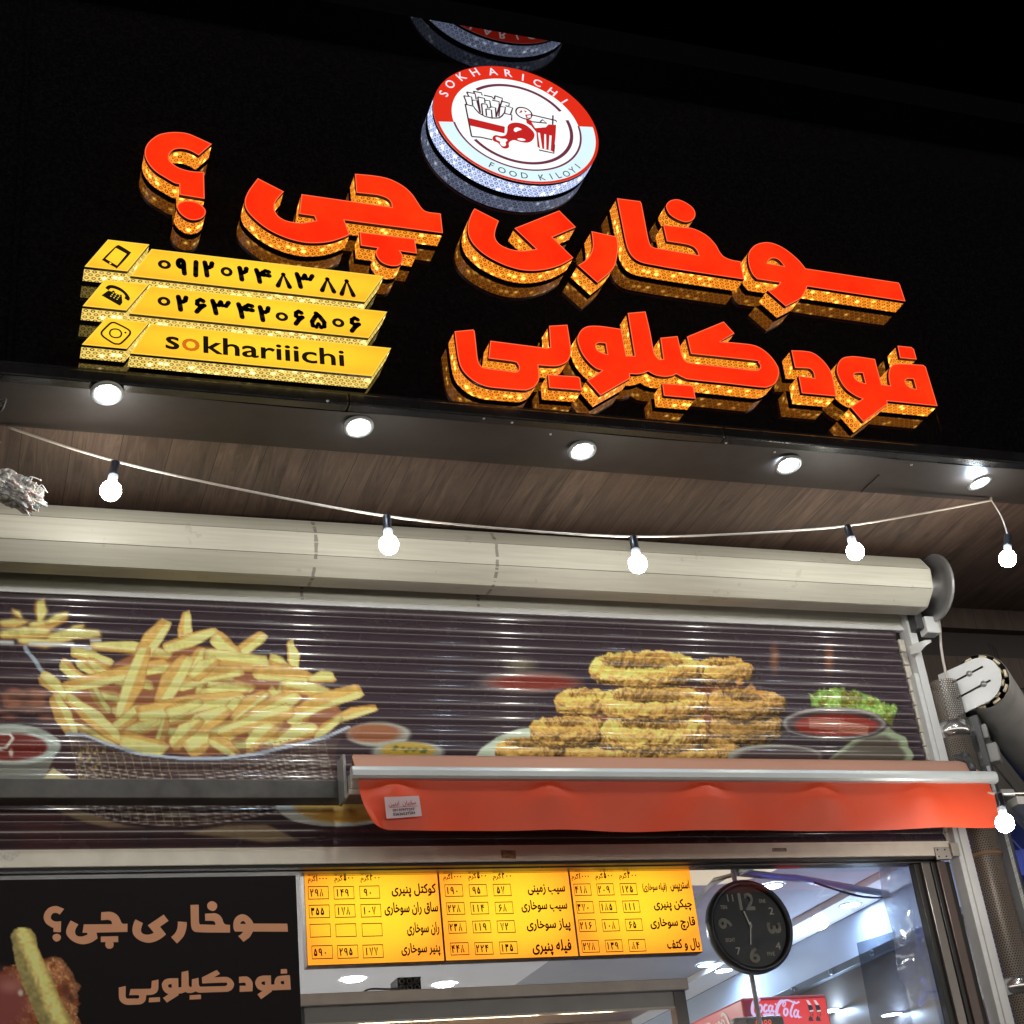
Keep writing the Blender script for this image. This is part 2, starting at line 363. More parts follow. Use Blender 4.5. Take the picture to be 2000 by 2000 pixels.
# ------------------------------------------------------------------ building shell
ZS, YB, YW = 4.27, -.948, .285
YF, YBK = YB-.086, YB-.014
XL, XR = -1.5, 7.5
bld = thing('shop_building', 'black fronted takeaway building with glossy sign fascia and wood planked soffit', 'building', (1.9, 0, .13))
bp = [XZ((800+.21739*a, .21739*c), YF) for a, c in [(750, 580), (190, 960), (1695, 1310), (1200, 1660), (480, 650), (1400, 845), (310, 1230), (1640, 1500), (760, 1550), (980, 625)]]
A_ = np.array([[-z*z, x, z, 1] for x, z in bp]); sol = np.linalg.lstsq(A_, np.array([x*x for x, z in bp]), rcond=None)[0]
LX = sol[1]/2; LZ = sol[2]/(2*sol[0]); LRX = math.sqrt(sol[3]+LX*LX+sol[0]*LZ*LZ); LR = LRX/math.sqrt(sol[0]); ASP = LRX/LR
zo = .5*(oY(996, 112, YBK)[2]+LZ+LR); YO = oZ(960, 60, zo)[1]
boxpart('fascia_board', M_BOARD, bld, XL, XR, YB, YB+.05, ZS+.042, zo)
for x in (.945, 2.165, 3.385, 4.6): boxpart('panel_joint', M_BOARD, bld, x-.001, x+.001, YB-.0008, YB, ZS+.043, zo-.002)
boxpart('panel_joint', M_BOARD, bld, XL, XR, YB-.0010, YB, 4.985, 4.9868)
boxpart('corner_strip', M_BOARD, bld, .045, .062, YB-.008, YB, ZS+.05, zo-.002, bev=.002)
fl = B()
for k, (a, b, c, d) in enumerate([(XL, 1.1, 0, 0), (1.1, 2.45, .002, .0), (2.45, XR, 0, .001)]): fl.box(a, b-.002, YB-.018, YB+.03, ZS-.002, ZS+.041, bev=.006)
fl.box(XL, XR, YB-.012, YB+.02, ZS+.0405, ZS+.05)
fl.build('fascia_trim', M_TRIM, bld)
boxpart('top_canopy', m_mirror(), bld, XL, XR, YO, YB+.05, zo, zo+.12)
yb = -.668
# laminate strip, gently dented
V = []; Fc = []; nx, ny = 180, 8
for j in range(ny+1):
    for i in range(nx+1):
        x = XL+(XR-XL)*i/nx; y = YB+.03+(yb-YB-.03)*j/ny
        z = ZS+.004*math.sin(x*2.3+1)*math.sin(math.pi*j/ny)+.003*math.sin(x*5.1+j)*(j == 0)
        V.append((x, y, z))
for j in range(ny):
    for i in range(nx): Fc.append((j*(nx+1)+i, j*(nx+1)+i+1, (j+1)*(nx+1)+i+1, (j+1)*(nx+1)+i))
mesh('soffit_strip', V, Fc, M_BAND, bld, True)
sj = oZ(1745, 900, ZS); boxpart('strip_joint', M_BLACK, bld, sj[0]-.002, sj[0]+.002, yb-.13, yb, ZS-.003, ZS+.001)
boxpart('soffit_planks', M_WOOD, bld, XL, XR, yb-.01, YW+.4, ZS+.006, ZS+.05)
bk = B()
for px, py in [(1000-.0, 810), (640+.0, 768), (1418, 850), (1513, 868), (1780, 893), (945, 742+60), (1075, 833)]:
    q = oZ(px, py+14, ZS); B().lathe((q[0], q[1], ZS-.001), (0, 0, -1), [(0, .004), (.004, .003), (.005, 0)], 8).build('screw', plain('screw_steel', (.5, .5, .5), .3, metal=.8), bld)
boxpart('bulkhead', M_WALLW, bld, XL, XR, YW, YW+.05, 4.176, ZS+.006)
boxpart('bulkhead_recess', plain('recess_brown', (.018, .014, .014), .5), bld, 3.7, XR, YW+.05, YW+.06, 4.0, 4.18)
boxpart('corner_wall', plain('corner_render', (.10, .10, .10), .7, var=.2, scale=3), bld, .5, 6, -.03, -.01, 3.90, 5.7, ax=(np.array([.716, .698, 0]), np.array([.698, -.716, 0]), np.array([0, 0, 1.])), org=(3.86, 0, 0))
boxpart('upper_wall', M_WALLW, bld, 3.7, XR, YW+.02, YW+.04, 3.9, 4.045)
boxpart('shutter_recess', plain('recess_dark', (.02, .018, .017), .6), bld, XL, 3.7, .10, .12, 3.31, 4.2)
# ------------------------------------------------------------------ illuminated letters
def loopXZ(txt, z, Y=YF):
    l = [XZ(p, Y) for p in outline(txt, *z)]
    return l if area(l) > 0 else l[::-1]
ZA, ZB_, ZC, ZD, ZE, ZG, ZH, ZI = (1180, 370, .20704), (1460, 460, .16563), (880, 400, .17598), (1100, 590, .22774), (870, 620, .17081), (1520, 670, .17081), (460, 330, .21739), (265, 240, .1346)
LETTERS = []
def piece(name, loops, parent, Yf=YF, face=None, edge=None, side=None, rim=None, depth=.014):
    b = B(); b.poly(loops, onplane(Yf)); f = b.build(name, face or M_RED, parent); under = f if name == 'dot' else parent
    e = B()
    for i, l in enumerate(loops):
        ins = inset(l, .0035 if i == 0 else .0035); n = len(l)
        e.add([(p[0], Yf-.0012, p[1]) for p in l]+[(p[0], Yf-.0012, p[1]) for p in ins], [(k, (k+1) % n, n+(k+1) % n, n+k) for k in range(n)])
    e.build('edge_trim', edge or M_REDEDGE, under)
    allr = B()
    for l in loops:
        strip(l, Yf-.001, Yf+depth, 'rim', rim or M_RIM, under); strip(l, Yf+depth, YBK, 'side_wall', side or M_GOLD, under)
    b = B(); b.poly(loops, onplane(YBK)); b.build('back_tray', M_BACK, under)
    return f
def sign(label, cat, name, *pieces, group='glowing red letters on the fascia'):
    L = []
    for nm, loops in pieces:
        lp = []
        for i, (t, z) in enumerate(loops):
            l = loopXZ(t, z); lp.append(l if i == 0 else l[::-1])
        L.append((nm, lp))
    xs = [p[0] for nm, lp in L for p in lp[0]]; zs = [p[1] for nm, lp in L for p in lp[0]]
    t = thing(name, label, cat, ((min(xs)+max(xs))/2, YBK, min(zs)), group)
    for nm, lp in L: piece(nm, lp, t)
    LETTERS.append(L); return t
D_QM = '1105,310 915,475 820,420s 720,385s 620,378s 540,400s 490,460s 485,530s 530,590s 620,650s 740,690s 850,708s 990,715 1000,1105 635,1045 630,890 560,875s 430,800s 290,710s 190,600s 135,480s 140,370s 200,270s 320,180s 450,145s 600,137s 750,155s 900,215s'
D_QD = '598,1220s 640,1160s 720,1135s 830,1140s 930,1180s 1010,1260s 1005,1340s 940,1395s 840,1415s 740,1390s 640,1310s'
D_CHI = '200,85 435,205 385,260s 355,310s 350,365s 380,420s 440,460s 510,478s 600,485s 723,465 708,425 570,405 592,228 1405,345 1395,300s 1360,265s 1310,245s 1250,232s 1085,215 1072,45 1250,62s 1380,90s 1500,150s 1580,220s 1630,290s 1670,350s 1720,385s 1843,402 1862,578 978,462 1025,592 950,625s 850,655s 730,668s 600,660s 450,620s 300,550s 180,460s 100,370s 82,290s 110,210s 150,150s'
D_CHD = '1115,568 1610,630 1630,762 1478,740 1500,780s 1495,840s 1460,870s 1390,872s 1310,840s 1265,780s 1262,740s 1275,712 1125,690'
D_RI = '265,42 535,180 505,260s 490,340s 510,400s 560,450s 650,490s 750,510s 850,508s 948,492 708,262 1205,65 1390,250 1130,362 1362,590 1300,630s 1200,680s 1080,715s 950,733s 820,730s 700,705s 560,655s 400,570s 290,480s 220,390s 190,290s 200,190s 230,100s'
D_RE = '1562,295 1842,355 1858,450s 1850,560s 1820,680s 1760,760s 1630,868 1412,672 1480,630s 1540,570s 1575,480s 1575,390s'
D_KHA = '120,85 340,113 352,135 380,280s 415,460s 440,530s 480,553s 530,560s 890,622 880,590s 850,550s 810,530s 760,517s 590,490 555,335 740,357s 820,365s 900,395s 980,445s 1050,520s 1090,590s 1130,635s 1200,665s 1285,680 1320,850 700,757s 500,722s 350,690s 270,640s 225,570s 200,490s 170,340s'
D_KHD = '583,150s 620,108s 690,95s 770,125s 840,180s 860,240s 835,290s 770,310s 690,285s 620,240s 590,190s'
D_SU = '683,390 1780,558 1795,580 1860,778 703,602 690,640s 650,715s 600,760s 450,838 235,650 300,630s 350,595s 382,557 110,515 60,460s 20,370s 5,270s 20,190s 80,120s 160,88s 250,82s 350,110s 450,165s 540,235s 610,300s'
D_SUH = '232,330 250,295s 285,270s 340,275s 390,310s 428,362'
D_KILO = '497,232 541,462 612,462 552,95 705,82 745,255s 775,415s 795,465s 825,492s 858,488 832,308 980,293 1005,400s 1020,460s 1045,502s 1090,522s 1300,547s 1500,570s 1640,585s 1678,575s 1690,550s 1668,517s 1630,502s 1095,445 1060,298 1375,168 1468,270 1345,340 1500,352s 1640,372s 1730,420s 1800,490s 1845,570s 1845,640s 1815,700s 1760,728s 1700,733s 1400,700s 1100,668s 1030,650s 970,618 930,635s 870,642s 800,632s 760,615s 727,595 690,610s 640,620s 572,618 572,658 318,803 203,672 260,640s 330,588 280,570s 220,520s 160,440s 125,350s 122,300s 150,245s 190,215s 240,205s 330,208s'
D_KILH = '280,380s 287,360s 312,350s 362,356 378,448 330,435s 290,410s'
D_KILB = '848,697 1095,716 1118,732 1135,830 862,805'
D_YI = '103,160 318,140 332,155 345,260s 370,480s 400,545s 450,578s 700,610s 790,625s 830,610s 840,570s 820,530s 780,508s 490,470 512,268 1160,352 1198,340 1183,98 1393,85 1420,250s 1435,380s 1425,450s 1390,510s 1310,550s 1220,560s 1062,548 1072,690s 1050,755s 1000,805s 940,830s 880,835s 640,815s 480,795s 350,745s 250,670s 180,580s 145,470s 120,300s'
D_YIB = '1170,655 1515,678 1538,695 1560,838 1185,808'
D_DAL = '148,85 300,92s 400,115s 490,180s 560,260s 610,350s 640,480s 662,612 268,575 230,375 415,402 400,335s 370,302s 330,290s 190,285'
D_FU = '1105,185 1130,290 1180,475 1280,488 1265,430s 1260,360s 1270,300s 1300,255s 1350,240s 1430,238s 1655,252 1685,275 1820,722 1245,665 1250,700 975,905 825,735 960,638 900,615s 800,550s 730,470s 680,370s 668,300s 690,220s 740,170s 810,155s 900,155s'
D_FH1 = '865,370s 878,348s 920,342s 965,345 995,462 930,445s 880,410s'
D_FH2 = '1450,440s 1465,415s 1500,410s 1545,415 1575,525 1520,515s 1470,480s'
D_FD = '1362,32 1520,48 1550,72 1582,190 1390,172'
ROW1 = [('face', [(D_QM, ZI)]), ('dot', [(D_QD, ZI)]), ('face', [(D_CHI, ZH)]), ('dot', [(D_CHD, ZH)]), ('face', [(D_RI, ZC)]), ('face', [(D_RE, ZC)]), ('face', [(D_KHA, ZA)]), ('dot', [(D_KHD, ZA)]), ('face', [(D_SU, ZB_), (D_SUH, ZB_)])]
ROW2 = [('face', [(D_YI, ZE)]), ('dot', [(D_YIB, ZE)]), ('face', [(D_KILO, ZD), (D_KILH, ZD)]), ('dot', [(D_KILB, ZD)]), ('face', [(D_DAL, ZG)]), ('face', [(D_FU, ZG), (D_FH1, ZG), (D_FH2, ZG)]), ('dot', [(D_FD, ZG)])]
sign('glowing red reversed question mark, far end of the upper sign row', 'sign letter', 'sign_letter', ROW1[0], ROW1[1])
sign('wide glowing red letter pair with a T-shaped dot bar hanging beneath it', 'sign letter', 'sign_letter', ROW1[2], ROW1[3])
sign('glowing red hook letter directly under the round white logo sign', 'sign letter', 'sign_letter', ROW1[4])
sign('small slanted red letter like a comma in the upper sign row', 'sign letter', 'sign_letter', ROW1[5])
sign('tall red upright joined to a bowl with one round dot above', 'sign letter', 'sign_letter', ROW1[6], ROW1[7])
sign('red looped letter with a long straight bar ending the upper row', 'sign letter', 'sign_letter', ROW1[8])
sign('red scooped letter with a flat bar beneath, starting the lower sign row', 'sign letter', 'sign_letter', ROW2[0], ROW2[1])
sign('widest red letter group of the lower row, with tall upright and long slot', 'sign letter', 'sign_letter', ROW2[2], ROW2[3])
sign('small red angular letter shaped like a blunt arrow in the lower row', 'sign letter', 'sign_letter', ROW2[4])
sign('red letter pair with two holes and a square dot above, lower row', 'sign letter', 'sign_letter', ROW2[5], ROW2[6])
# ------------------------------------------------------------------ yellow contact boxes
def m_lightbox(name, c0, c1, s):
    m = N(name); g = m.n('ShaderNodeTexCoord').outputs['Generated']; x, y, z = m.sep(g)
    dx = m.ma('SUBTRACT', x, .5); dz = m.ma('SUBTRACT', z, .55)
    d = m.ma('ADD', m.ma('MULTIPLY', dx, m.ma('MULTIPLY', dx, 2.4)), m.ma('MULTIPLY', dz, m.ma('MULTIPLY', dz, 2.4)))
    f = m.ma('ADD', d, m.ma('MULTIPLY', m.noise(m.pos(), 6., 2), .35))
    c = m.ramp(f, (.15, c0), (.95, c1)); m.bsdf(base=(.3, .2, .03), rough=.35, emc=c, ems=s); return m.m
M_YEL = m_lightbox('yellow_acrylic', (1.05, .64, .022), (1.03, .45, .016), 1.06)
M_YEDGE = glow('yellow_edge', (1., .68, .07, 1), 1.05)
M_YRIM = plain('brown_return', (.05, .028, .004), .4)
M_INK = plain('dark_ink', (.016, .011, .003), .5)
Z6 = (120, 440, .35197)
def lightbox(pts, label, name, grp):
    px = [(Z6[0]+Z6[2]*a, Z6[1]+Z6[2]*b) for a, b in pts]; l = [XZ(p, YF) for p in px]
    zt = (l[0][1]+l[1][1])/2; zb = (l[2][1]+l[3][1])/2
    l = [(l[0][0], zt), (l[1][0], zt), (l[2][0], zb), (l[3][0], zb)][::-1]
    t = thing(name, label, 'lightbox', (l[0][0], YBK, zb), grp)
    piece('face_panel', [l], t, face=M_YEL, edge=M_YEDGE, side=M_YSEQ, rim=M_YRIM, depth=.012); return t
g6 = 'yellow contact lightboxes'
ic = [lightbox(p, l, 'icon_lightbox', g6) for p, l in [
    (((258, 78), (488, 110), (366, 255), (128, 232)), 'small slanted yellow lightbox with a mobile phone symbol'),
    (((240, 298), (485, 333), (360, 471), (118, 452)), 'small slanted yellow lightbox with a desk telephone symbol'),
    (((247, 512), (488, 545), (362, 687), (113, 663)), 'small slanted yellow lightbox with a rounded camera symbol')]]
nb = [lightbox(p, l, 'number_lightbox', g6) for p, l in [
    (((500, 118), (1790, 297), (1685, 444), (383, 264)), 'long slanted yellow lightbox with a phone number, topmost of three'),
    (((492, 330), (1808, 488), (1705, 640), (378, 477)), 'long slanted yellow lightbox with a phone number, middle of three'),
    (((494, 540), (1830, 690), (1725, 855), (382, 695)), 'long slanted yellow lightbox reading sokhariiichi')]]
YT = YF-.0024
def px6(a, b): return XZ((Z6[0]+Z6[2]*a, Z6[1]+Z6[2]*b), YT)
def glyph_at(b, ch, x0, y0, x1, y1, bold=.026):
    wv = x1-x0; xc, yc = (x0+x1)/2, (y0+y1)/2; sl = .065*wv
    X0, X1 = px6(x0, yc)[0], px6(x1, yc)[0]; Z1, Z0 = px6(xc, y0+sl)[1], px6(xc, y1-sl)[1]
    if ch == '۰':
        cx, cz, rx, rz = (X0+X1)/2, (Z0+Z1)/2, (X1-X0)/2, (Z1-Z0)/2
        o = [(cx+rx*math.cos(q), cz+rz*math.sin(q)) for q in np.linspace(0, 2*math.pi, 33)[:-1]]
        i = [(cx+rx*.42*math.cos(q), cz+rz*.42*math.sin(q)) for q in np.linspace(0, 2*math.pi, 33)[:-1]][::-1]
        b.poly([o, i], onplane(YT)); return
    if ch in DG: return digit(b, ch, onplane(YT), X0, X1, Z0, Z1, .0165)
    text_in(b, ch, onplane(YT), X0, X1, Z0, Z1, bold)
b = B()
for ch, q in zip('۰۹۱۲۰۲۴۸۳۸۸', [(535, 188, 608, 247), (632, 180, 700, 278), (735, 195, 757, 287), (778, 196, 852, 292), (883, 227, 950, 288), (972, 226, 1043, 314), (1065, 238, 1168, 330), (1185, 260, 1280, 352), (1290, 260, 1410, 360), (1430, 286, 1525, 378), (1538, 297, 1632, 398)]): glyph_at(b, ch, *q)
b.build('phone_number', M_INK, nb[0])
b = B()
for ch, q in zip('۰۲۶۳۴۲۰۶۵۰۶', [(533, 392, 605, 452), (630, 386, 708, 482), (730, 400, 808, 494), (820, 408, 945, 507), (965, 427, 1075, 526), (1085, 444, 1165, 540), (1188, 478, 1258, 536), (1280, 466, 1352, 560), (1372, 476, 1478, 580), (1502, 512, 1570, 570), (1590, 503, 1665, 600)]): glyph_at(b, ch, *q)
b.build('phone_number', M_INK, nb[1])
b = B(); glyph_at(b, 's', 578, 612, 655, 694, .016); b.build('account_letter', M_INK, nb[2]); b = B(); glyph_at(b, 'khariiichi', 788, 602, 1567, 797, .016); b.build('account_name', M_INK, nb[2])
b = B(); glyph_at(b, 'o', 668, 622, 768, 705, .016); b.build('account_letter', glow('orange_ink', (.80, .20, .01, 1), .8), nb[2])
# icons
Z9 = (150, 450, .16046)
def p9(a, b_): return XZ((Z9[0]+Z9[2]*a, Z9[1]+Z9[2]*b_), YT)
fnT = onplane(YT)
def loop9(t): return [XZ(p, YT) for p in outline(t, *Z9)]
b = B(); o = loop9('500,182s 520,182s 640,255s 650,285s 500,450s 470,452s 325,370s 318,345s 470,195s')
inn = loop9('475,212 608,285 490,428 350,345'); b.poly([o, inn[::-1]], fnT); q = p9(408, 402)
b.build('phone_symbol', M_INK, ic[0])
B().lathe((q[0], YT-.001, q[1]), (0, -1, 0), [(0, 0), (.0035, 0)], 12).build('phone_symbol', M_YEDGE, ic[0])
b = B(); b.poly([loop9('345,700 385,668s 450,668s 540,705s 610,765s 648,830s 625,858 578,825 590,800s 560,760s 500,725s 440,705s 410,705 385,728')], fnT)
b.poly([loop9('300,790 385,730 425,745 440,730 460,738 462,760 520,785 545,780 548,800 555,880 525,918')], fnT)
b.build('telephone_symbol', M_INK, ic[1]); b = B()
for i in range(3):
    for j in range(3):
        q = p9(445+38*i-15*j, 765+18*i+19*j); b.lathe((q[0], YT-.001, q[1]), (0, -1, 0), [(0, 0), (.0022, 0)], 8)
b.build('telephone_symbol', M_YEDGE, ic[1])
b = B()
for t, wd in (('445,1122s 480,1130s 625,1205s 650,1245s 625,1290s 535,1375s 490,1382s 440,1370s 320,1290s 300,1245s 325,1210s 410,1130s', .006), ('470,1200s 520,1215s 545,1255s 525,1295s 470,1305s 420,1288s 400,1250s 420,1210s', .005)):
    stroke(b, [XZ(p, YT) for p in outline(t, *Z9)], wd, fnT, True)
q = p9(592, 1244); b.lathe((q[0], YT, q[1]), (0, -1, 0), [(0, 0), (.0035, 0)], 12); b.build('camera_symbol', M_INK, ic[2])
# ------------------------------------------------------------------ round logo sign
logo = thing('logo_sign', 'round white and red illuminated logo sign above the red letters', 'sign', (LX, YBK, LZ-LR))
M_LW = glow('logo_white', (.93, 1., 1., 1), 1.08, noise=.05, scale=5); M_LR = glow('logo_red', (.82, .022, .004, 1), .95); M_LP = glow('logo_pale_blue', (.74, .95, 1., 1), 1.02, noise=.12, scale=9)
M_LD = glow('logo_line', (.13, .02, .045, 1), .6); M_LDR = glow('logo_deep_red', (.62, .012, .012, 1), .9)
M_PINK = glow('logo_letter_white', (1., .85, .92, 1), 1.0)
circ = lambda r, a0=0, a1=360, n=97: [(LX+ASP*r*math.cos(math.radians(a)), LZ+r*math.sin(math.radians(a))) for a in np.linspace(a0, a1, n)]
full = lambda r: circ(r)[:-1]
b = B(); b.poly([full(LR)], onplane(YF)); b.build('face_panel', M_LP, logo)
def p1(a, c): q = XZ((800+.21739*a, .21739*c), YF); return (LX+(q[0]-LX)/ASP, q[1])
a1 = math.degrees(math.atan2(p1(310, 1095)[1]-LZ, p1(310, 1095)[0]-LX)) % 360; a0 = math.degrees(math.atan2(p1(1570, 1140)[1]-LZ, p1(1570, 1140)[0]-LX))
ri = .78*LR
sect = lambda r0, r1, b0, b1: circ(r1, b0, b1)+circ(r0, b1, b0)
b = B(); b.poly([sect(ri, LR-.002, a0, a1)], onplane(YF-.0012)); b.poly([full(LR), full(LR-.010)[::-1]], onplane(YF-.0016)); b.build('red_ring', M_LR, logo)
b = B(); b.poly([full(ri)], onplane(YF-.0010)); b.build('white_disc', M_LW, logo)
b = B(); b.poly([sect(ri-.004, ri+.003, a1-360, a0)], onplane(YF-.0022))
rq2 = .665*LR
def ang(a, c): q = p1(a, c); return math.degrees(math.atan2(q[1]-LZ, q[0]-LX))
b.poly([sect(rq2-.006, rq2+.006, ang(1350, 1005), ang(575, 790))], onplane(YF-.0022))
b.poly([sect(rq2-.006, rq2+.006, ang(575, 1260)-(360 if ang(575, 1260) > 0 else 0), ang(1390, 1085))], onplane(YF-.0022)); b.build('thin_ring', glow('logo_plum', (.22, .03, .07, 1), .75), logo)
strip(full(LR), YF-.001, YF+.012, 'rim', M_RIM, logo); strip(full(LR), YF+.012, YBK, 'side_wall', M_WSEQ, logo)
b = B(); b.poly([full(LR)], onplane(YBK)); b.build('back_tray', M_BACK, logo)
ZL = (840, 130, .17598)
def ring_text(chars, pos, h, mat, out, bold):
    b = B()
    for ch, (a, c) in zip(chars, pos):
        q = XZ((ZL[0]+ZL[2]*a, ZL[1]+ZL[2]*c), YF); th = math.atan2(q[1]-LZ, (q[0]-LX)/ASP); up = np.array([math.cos(th), math.sin(th)])*out; rt = np.array([up[1], -up[0]])
        V, Fc = glyphs(ch, bold); hh = V[:, 1].max(); P = [(np.array(q)+rt*(v[0]-V[:, 0].max()/2)*h/hh*1.05+up*(v[1]-hh/2)*h/hh) for v in V]
        b = B(); b.add([(p[0], YF-.0026, p[1]) for p in P], Fc); b.build('ring_letter', mat, logo)
ring_text('SOKHARICHI', [(150, 305), (220, 200), (345, 115), (492, 68), (690, 60), (865, 78), (1028, 125), (1190, 185), (1355, 285), (1490, 390)], .036, M_PINK, 1, .012)
ring_text('FOODKILOYI', [(680, 1100), (795, 1155), (918, 1195), (1045, 1215), (1240, 1235), (1340, 1225), (1425, 1210), (1510, 1195), (1580, 1155), (1635, 1110)], .027, glow('logo_dark_text', (.03, .07, .12, 1), .5), -1, .004)
ZM = (890, 160, .11387)
def em(b, t, wd=None, closed=False, dy=.0024):
    if wd: stroke(b, [XZ(p, YF) for p in (outline(t, *ZM) if closed else [(ZM[0]+ZM[2]*float(q.split(',')[0]), ZM[1]+ZM[2]*float(q.split(',')[1])) for q in t.split()])], wd, onplane(YF-dy), closed)
    else: b.poly([[XZ(p, YF) for p in outline(t, *ZM)]], onplane(YF-dy))
b = B()
for t in ('160,385 270,945', '270,945 420,955 625,1000', '160,390 300,425 330,470 400,545 500,600 620,628 740,625 790,590 825,545 960,575 955,670', '135,245 270,265 290,410', '135,245 165,320 190,400', '185,180 330,210 350,310', '185,180 220,255', '300,168 440,195 450,240',
          '300,168 325,215', '375,265 490,290 500,370', '375,265 420,540', '285,320 360,325 410,525', '440,380 530,390 550,460', '440,380 460,570', '480,235 620,265 650,300', '490,320 580,330 600,440 560,460', '515,470 610,490 620,620', '515,470 525,590', '605,435 680,450 690,610', '620,320 740,345 745,420 690,610',
          '670,245 800,290 790,330 760,420', '670,245 660,310', '780,335 920,375 905,420', '755,430 850,440 835,540', '850,415 975,455 935,570', '755,430 735,600', '1310,575 1720,670 1725,700', '1425,1175 1680,1230 1690,1080', '1300,690 1560,715 1490,655 1445,690', '1665,580 1660,740'): em(b, t, .0062)
em(b, '1030,500s 1060,455s 1130,445s 1220,470s 1290,530s 1300,590s 1260,640s 1180,640s 1090,600s 1040,550s', .0062, True)
b.build('emblem_lines', M_LD, logo)
b = B()
for t in ('220,625 840,775 835,890 240,755', '880,850s 890,760s 950,715s 1050,705s 1160,730s 1260,790s 1340,880s 1345,950s 1300,1020s 1220,1050s 1100,1035s 1000,1005s 930,1030s 905,1070s 915,1120s 870,1150s 800,1140s 750,1085s 710,1045s 650,1025s 625,975s 650,930s 700,920s 770,935s 850,920s', '1200,640 1300,670 1300,700 1360,800 1470,790 1540,785 1590,735 1720,745 1710,940 1680,1215 1630,1185 1430,1140 1400,1120 1380,870 1290,760 1215,715', '1185,570 1290,560 1300,620 1210,630',
          '1080,545 1120,485 1145,525', '1170,490 1220,515 1185,535'): b = B(); em(b, t); b.build('emblem_food', M_LDR, logo)
for t in ('680,965s 710,955s 760,975s 800,985s 850,985s 885,1010s 850,1045s 860,1085s 830,1115s 780,1100s 755,1060s 760,1035s 700,1005s', '990,830s 1010,800s 1060,790s 1130,825s 1060,850s 1030,870s 1000,855s', '1055,985s 1100,975s 1160,985s 1195,1010s 1140,1020s 1070,1005s', '1405,880 1440,885 1480,1150 1440,1140', '1515,905 1545,910 1550,1165 1515,1155', '1605,925 1640,930 1625,1180 1590,1170', '1215,590 1285,580 1280,625 1230,620'): b = B(); em(b, t, dy=.0032); b.build('emblem_gap', M_LW, logo)
# ------------------------------------------------------------------ recessed downlights
M_LED = glow('downlight_led', (.66, .83, 1., 1), 175.); M_BEZ = plain('downlight_bezel', (.35, .36, .36), .35, metal=.4)
DL = [((209, 760), 'recessed round downlight below the rounded camera symbol box'), ((700, 826), 'recessed round downlight below the right end of the sokhariiichi box'), ((1136, 873), 'recessed round downlight below the dot bar of the widest lower letters'),
      ((1538, 901), 'recessed round downlight below the small angular red letter'), ((1909, 928), 'round downlight slipping tilted out of its hole, at the far right of the soffit')]
def downlight(name, label):
    t = thing(name, label, 'light', (0, 0, 0), 'round downlights along the soffit')
    B().lathe((0, 0, 0), (0, 0, -1), [(.050, 0), (.050, .006), (.046, .009), (.038, .009), (.034, .002), (.034, -.006)], 40).build('bezel', M_BEZ, t)
    B().lathe((0, 0, 0), (0, 0, -1), [(.0335, .0035), (.024, .0050), (0, .0058)], 32).build('diffuser', M_LED, t); return t
dl0 = downlight('downlight', DL[0][1])
def dup(r, label):
    o = r.copy(); COL.objects.link(o); o['label'] = label
    for c in list(r.children):
        k = c.copy(); COL.objects.link(k); k.parent = o
        for g in c.children: q = g.copy(); COL.objects.link(q); q.parent = k
    return o
for i, (p, lb) in enumerate(DL):
    o = dl0 if i == 0 else dup(dl0, lb); q = oZ(*p, ZS); o.location = (q[0], q[1], ZS-.003)
    o.rotation_euler = (math.radians(-13), 0, 0); o.location.z -= .009
    if i == 4: o.rotation_euler = (math.radians(-4), math.radians(-12), 0); o.location.z -= .016
B().lathe((0, 0, 0), (0, 0, 1), [(.044, .003), (.044, .05), (.03, .06), (0, .06)], 28).build('lamp_can', M_BLACK, o)
# ------------------------------------------------------------------ festoon string
M_BULB = glow('bulb_globe', (1., .965, .87, 1), 150.); M_SOCK = plain('bulb_socket', (.02, .02, .025), .3); M_NECK = plain('bulb_neck', (.55, .6, .7), .35); M_CORD = plain('cream_cord', (.62, .56, .50), .6)
YS = yb-.03
AL = oZ(14, 834, ZS-.012); AR_ = oZ(1936, 977, ZS-.012)
kn = [AL]+[oY(x, y, YS) for x, y in [(219, 899), (480, 958), (755, 1008), (1000, 1034), (1236, 1048), (1480, 1041), (1654, 1027), (1800, 1003)]]+[AR_]
def cr3(P, k=10):
    out = []
    for i in range(len(P)-1):
        a, b, c, d = (np.array(P[max(0, min(len(P)-1, j))]) for j in (i-1, i, i+1, i+2))
        for q in range(k):
            t = q/k; out.append(.5*(2*b+(c-a)*t+(2*a-5*b+4*c-d)*t*t+(3*b-a-3*c+d)*t**3))
    return out+[np.array(P[-1])]
cord = B().tube(cr3(kn), .0042, 8)
h5 = oY(1968, 1046, YS); cord.tube(cr3([AR_, (AR_+h5)/2+np.array([.012, 0, .0]), h5], 8), .0028, 6); cord.lathe(AR_+np.array([0, 0, .012]), (0, 0, -1), [(.006, 0), (.006, .006), (.003, .012)], 10)
co = cord.build('festoon_cord', M_CORD); tag(co, 'thin cream festoon cord sagging below the wood soffit', 'cord')
BL = [((226, 902), (219, 943), 'lit bulb on the festoon cord nearest the crumpled plastic bag'), ((755, 1008), (759, 1057), 'lit festoon bulb hanging in front of the shutter roll, left of the lowest one'), ((1236, 1048), (1244, 1092), 'lit bulb at the lowest sag of the festoon cord'),
      ((1654, 1027), (1668, 1070), 'lit festoon bulb overlapping the right part of the shutter roll'), ((1968, 1046), (1968, 1090), 'lit bulb dangling by itself from a vertical cord at the right edge'), ]
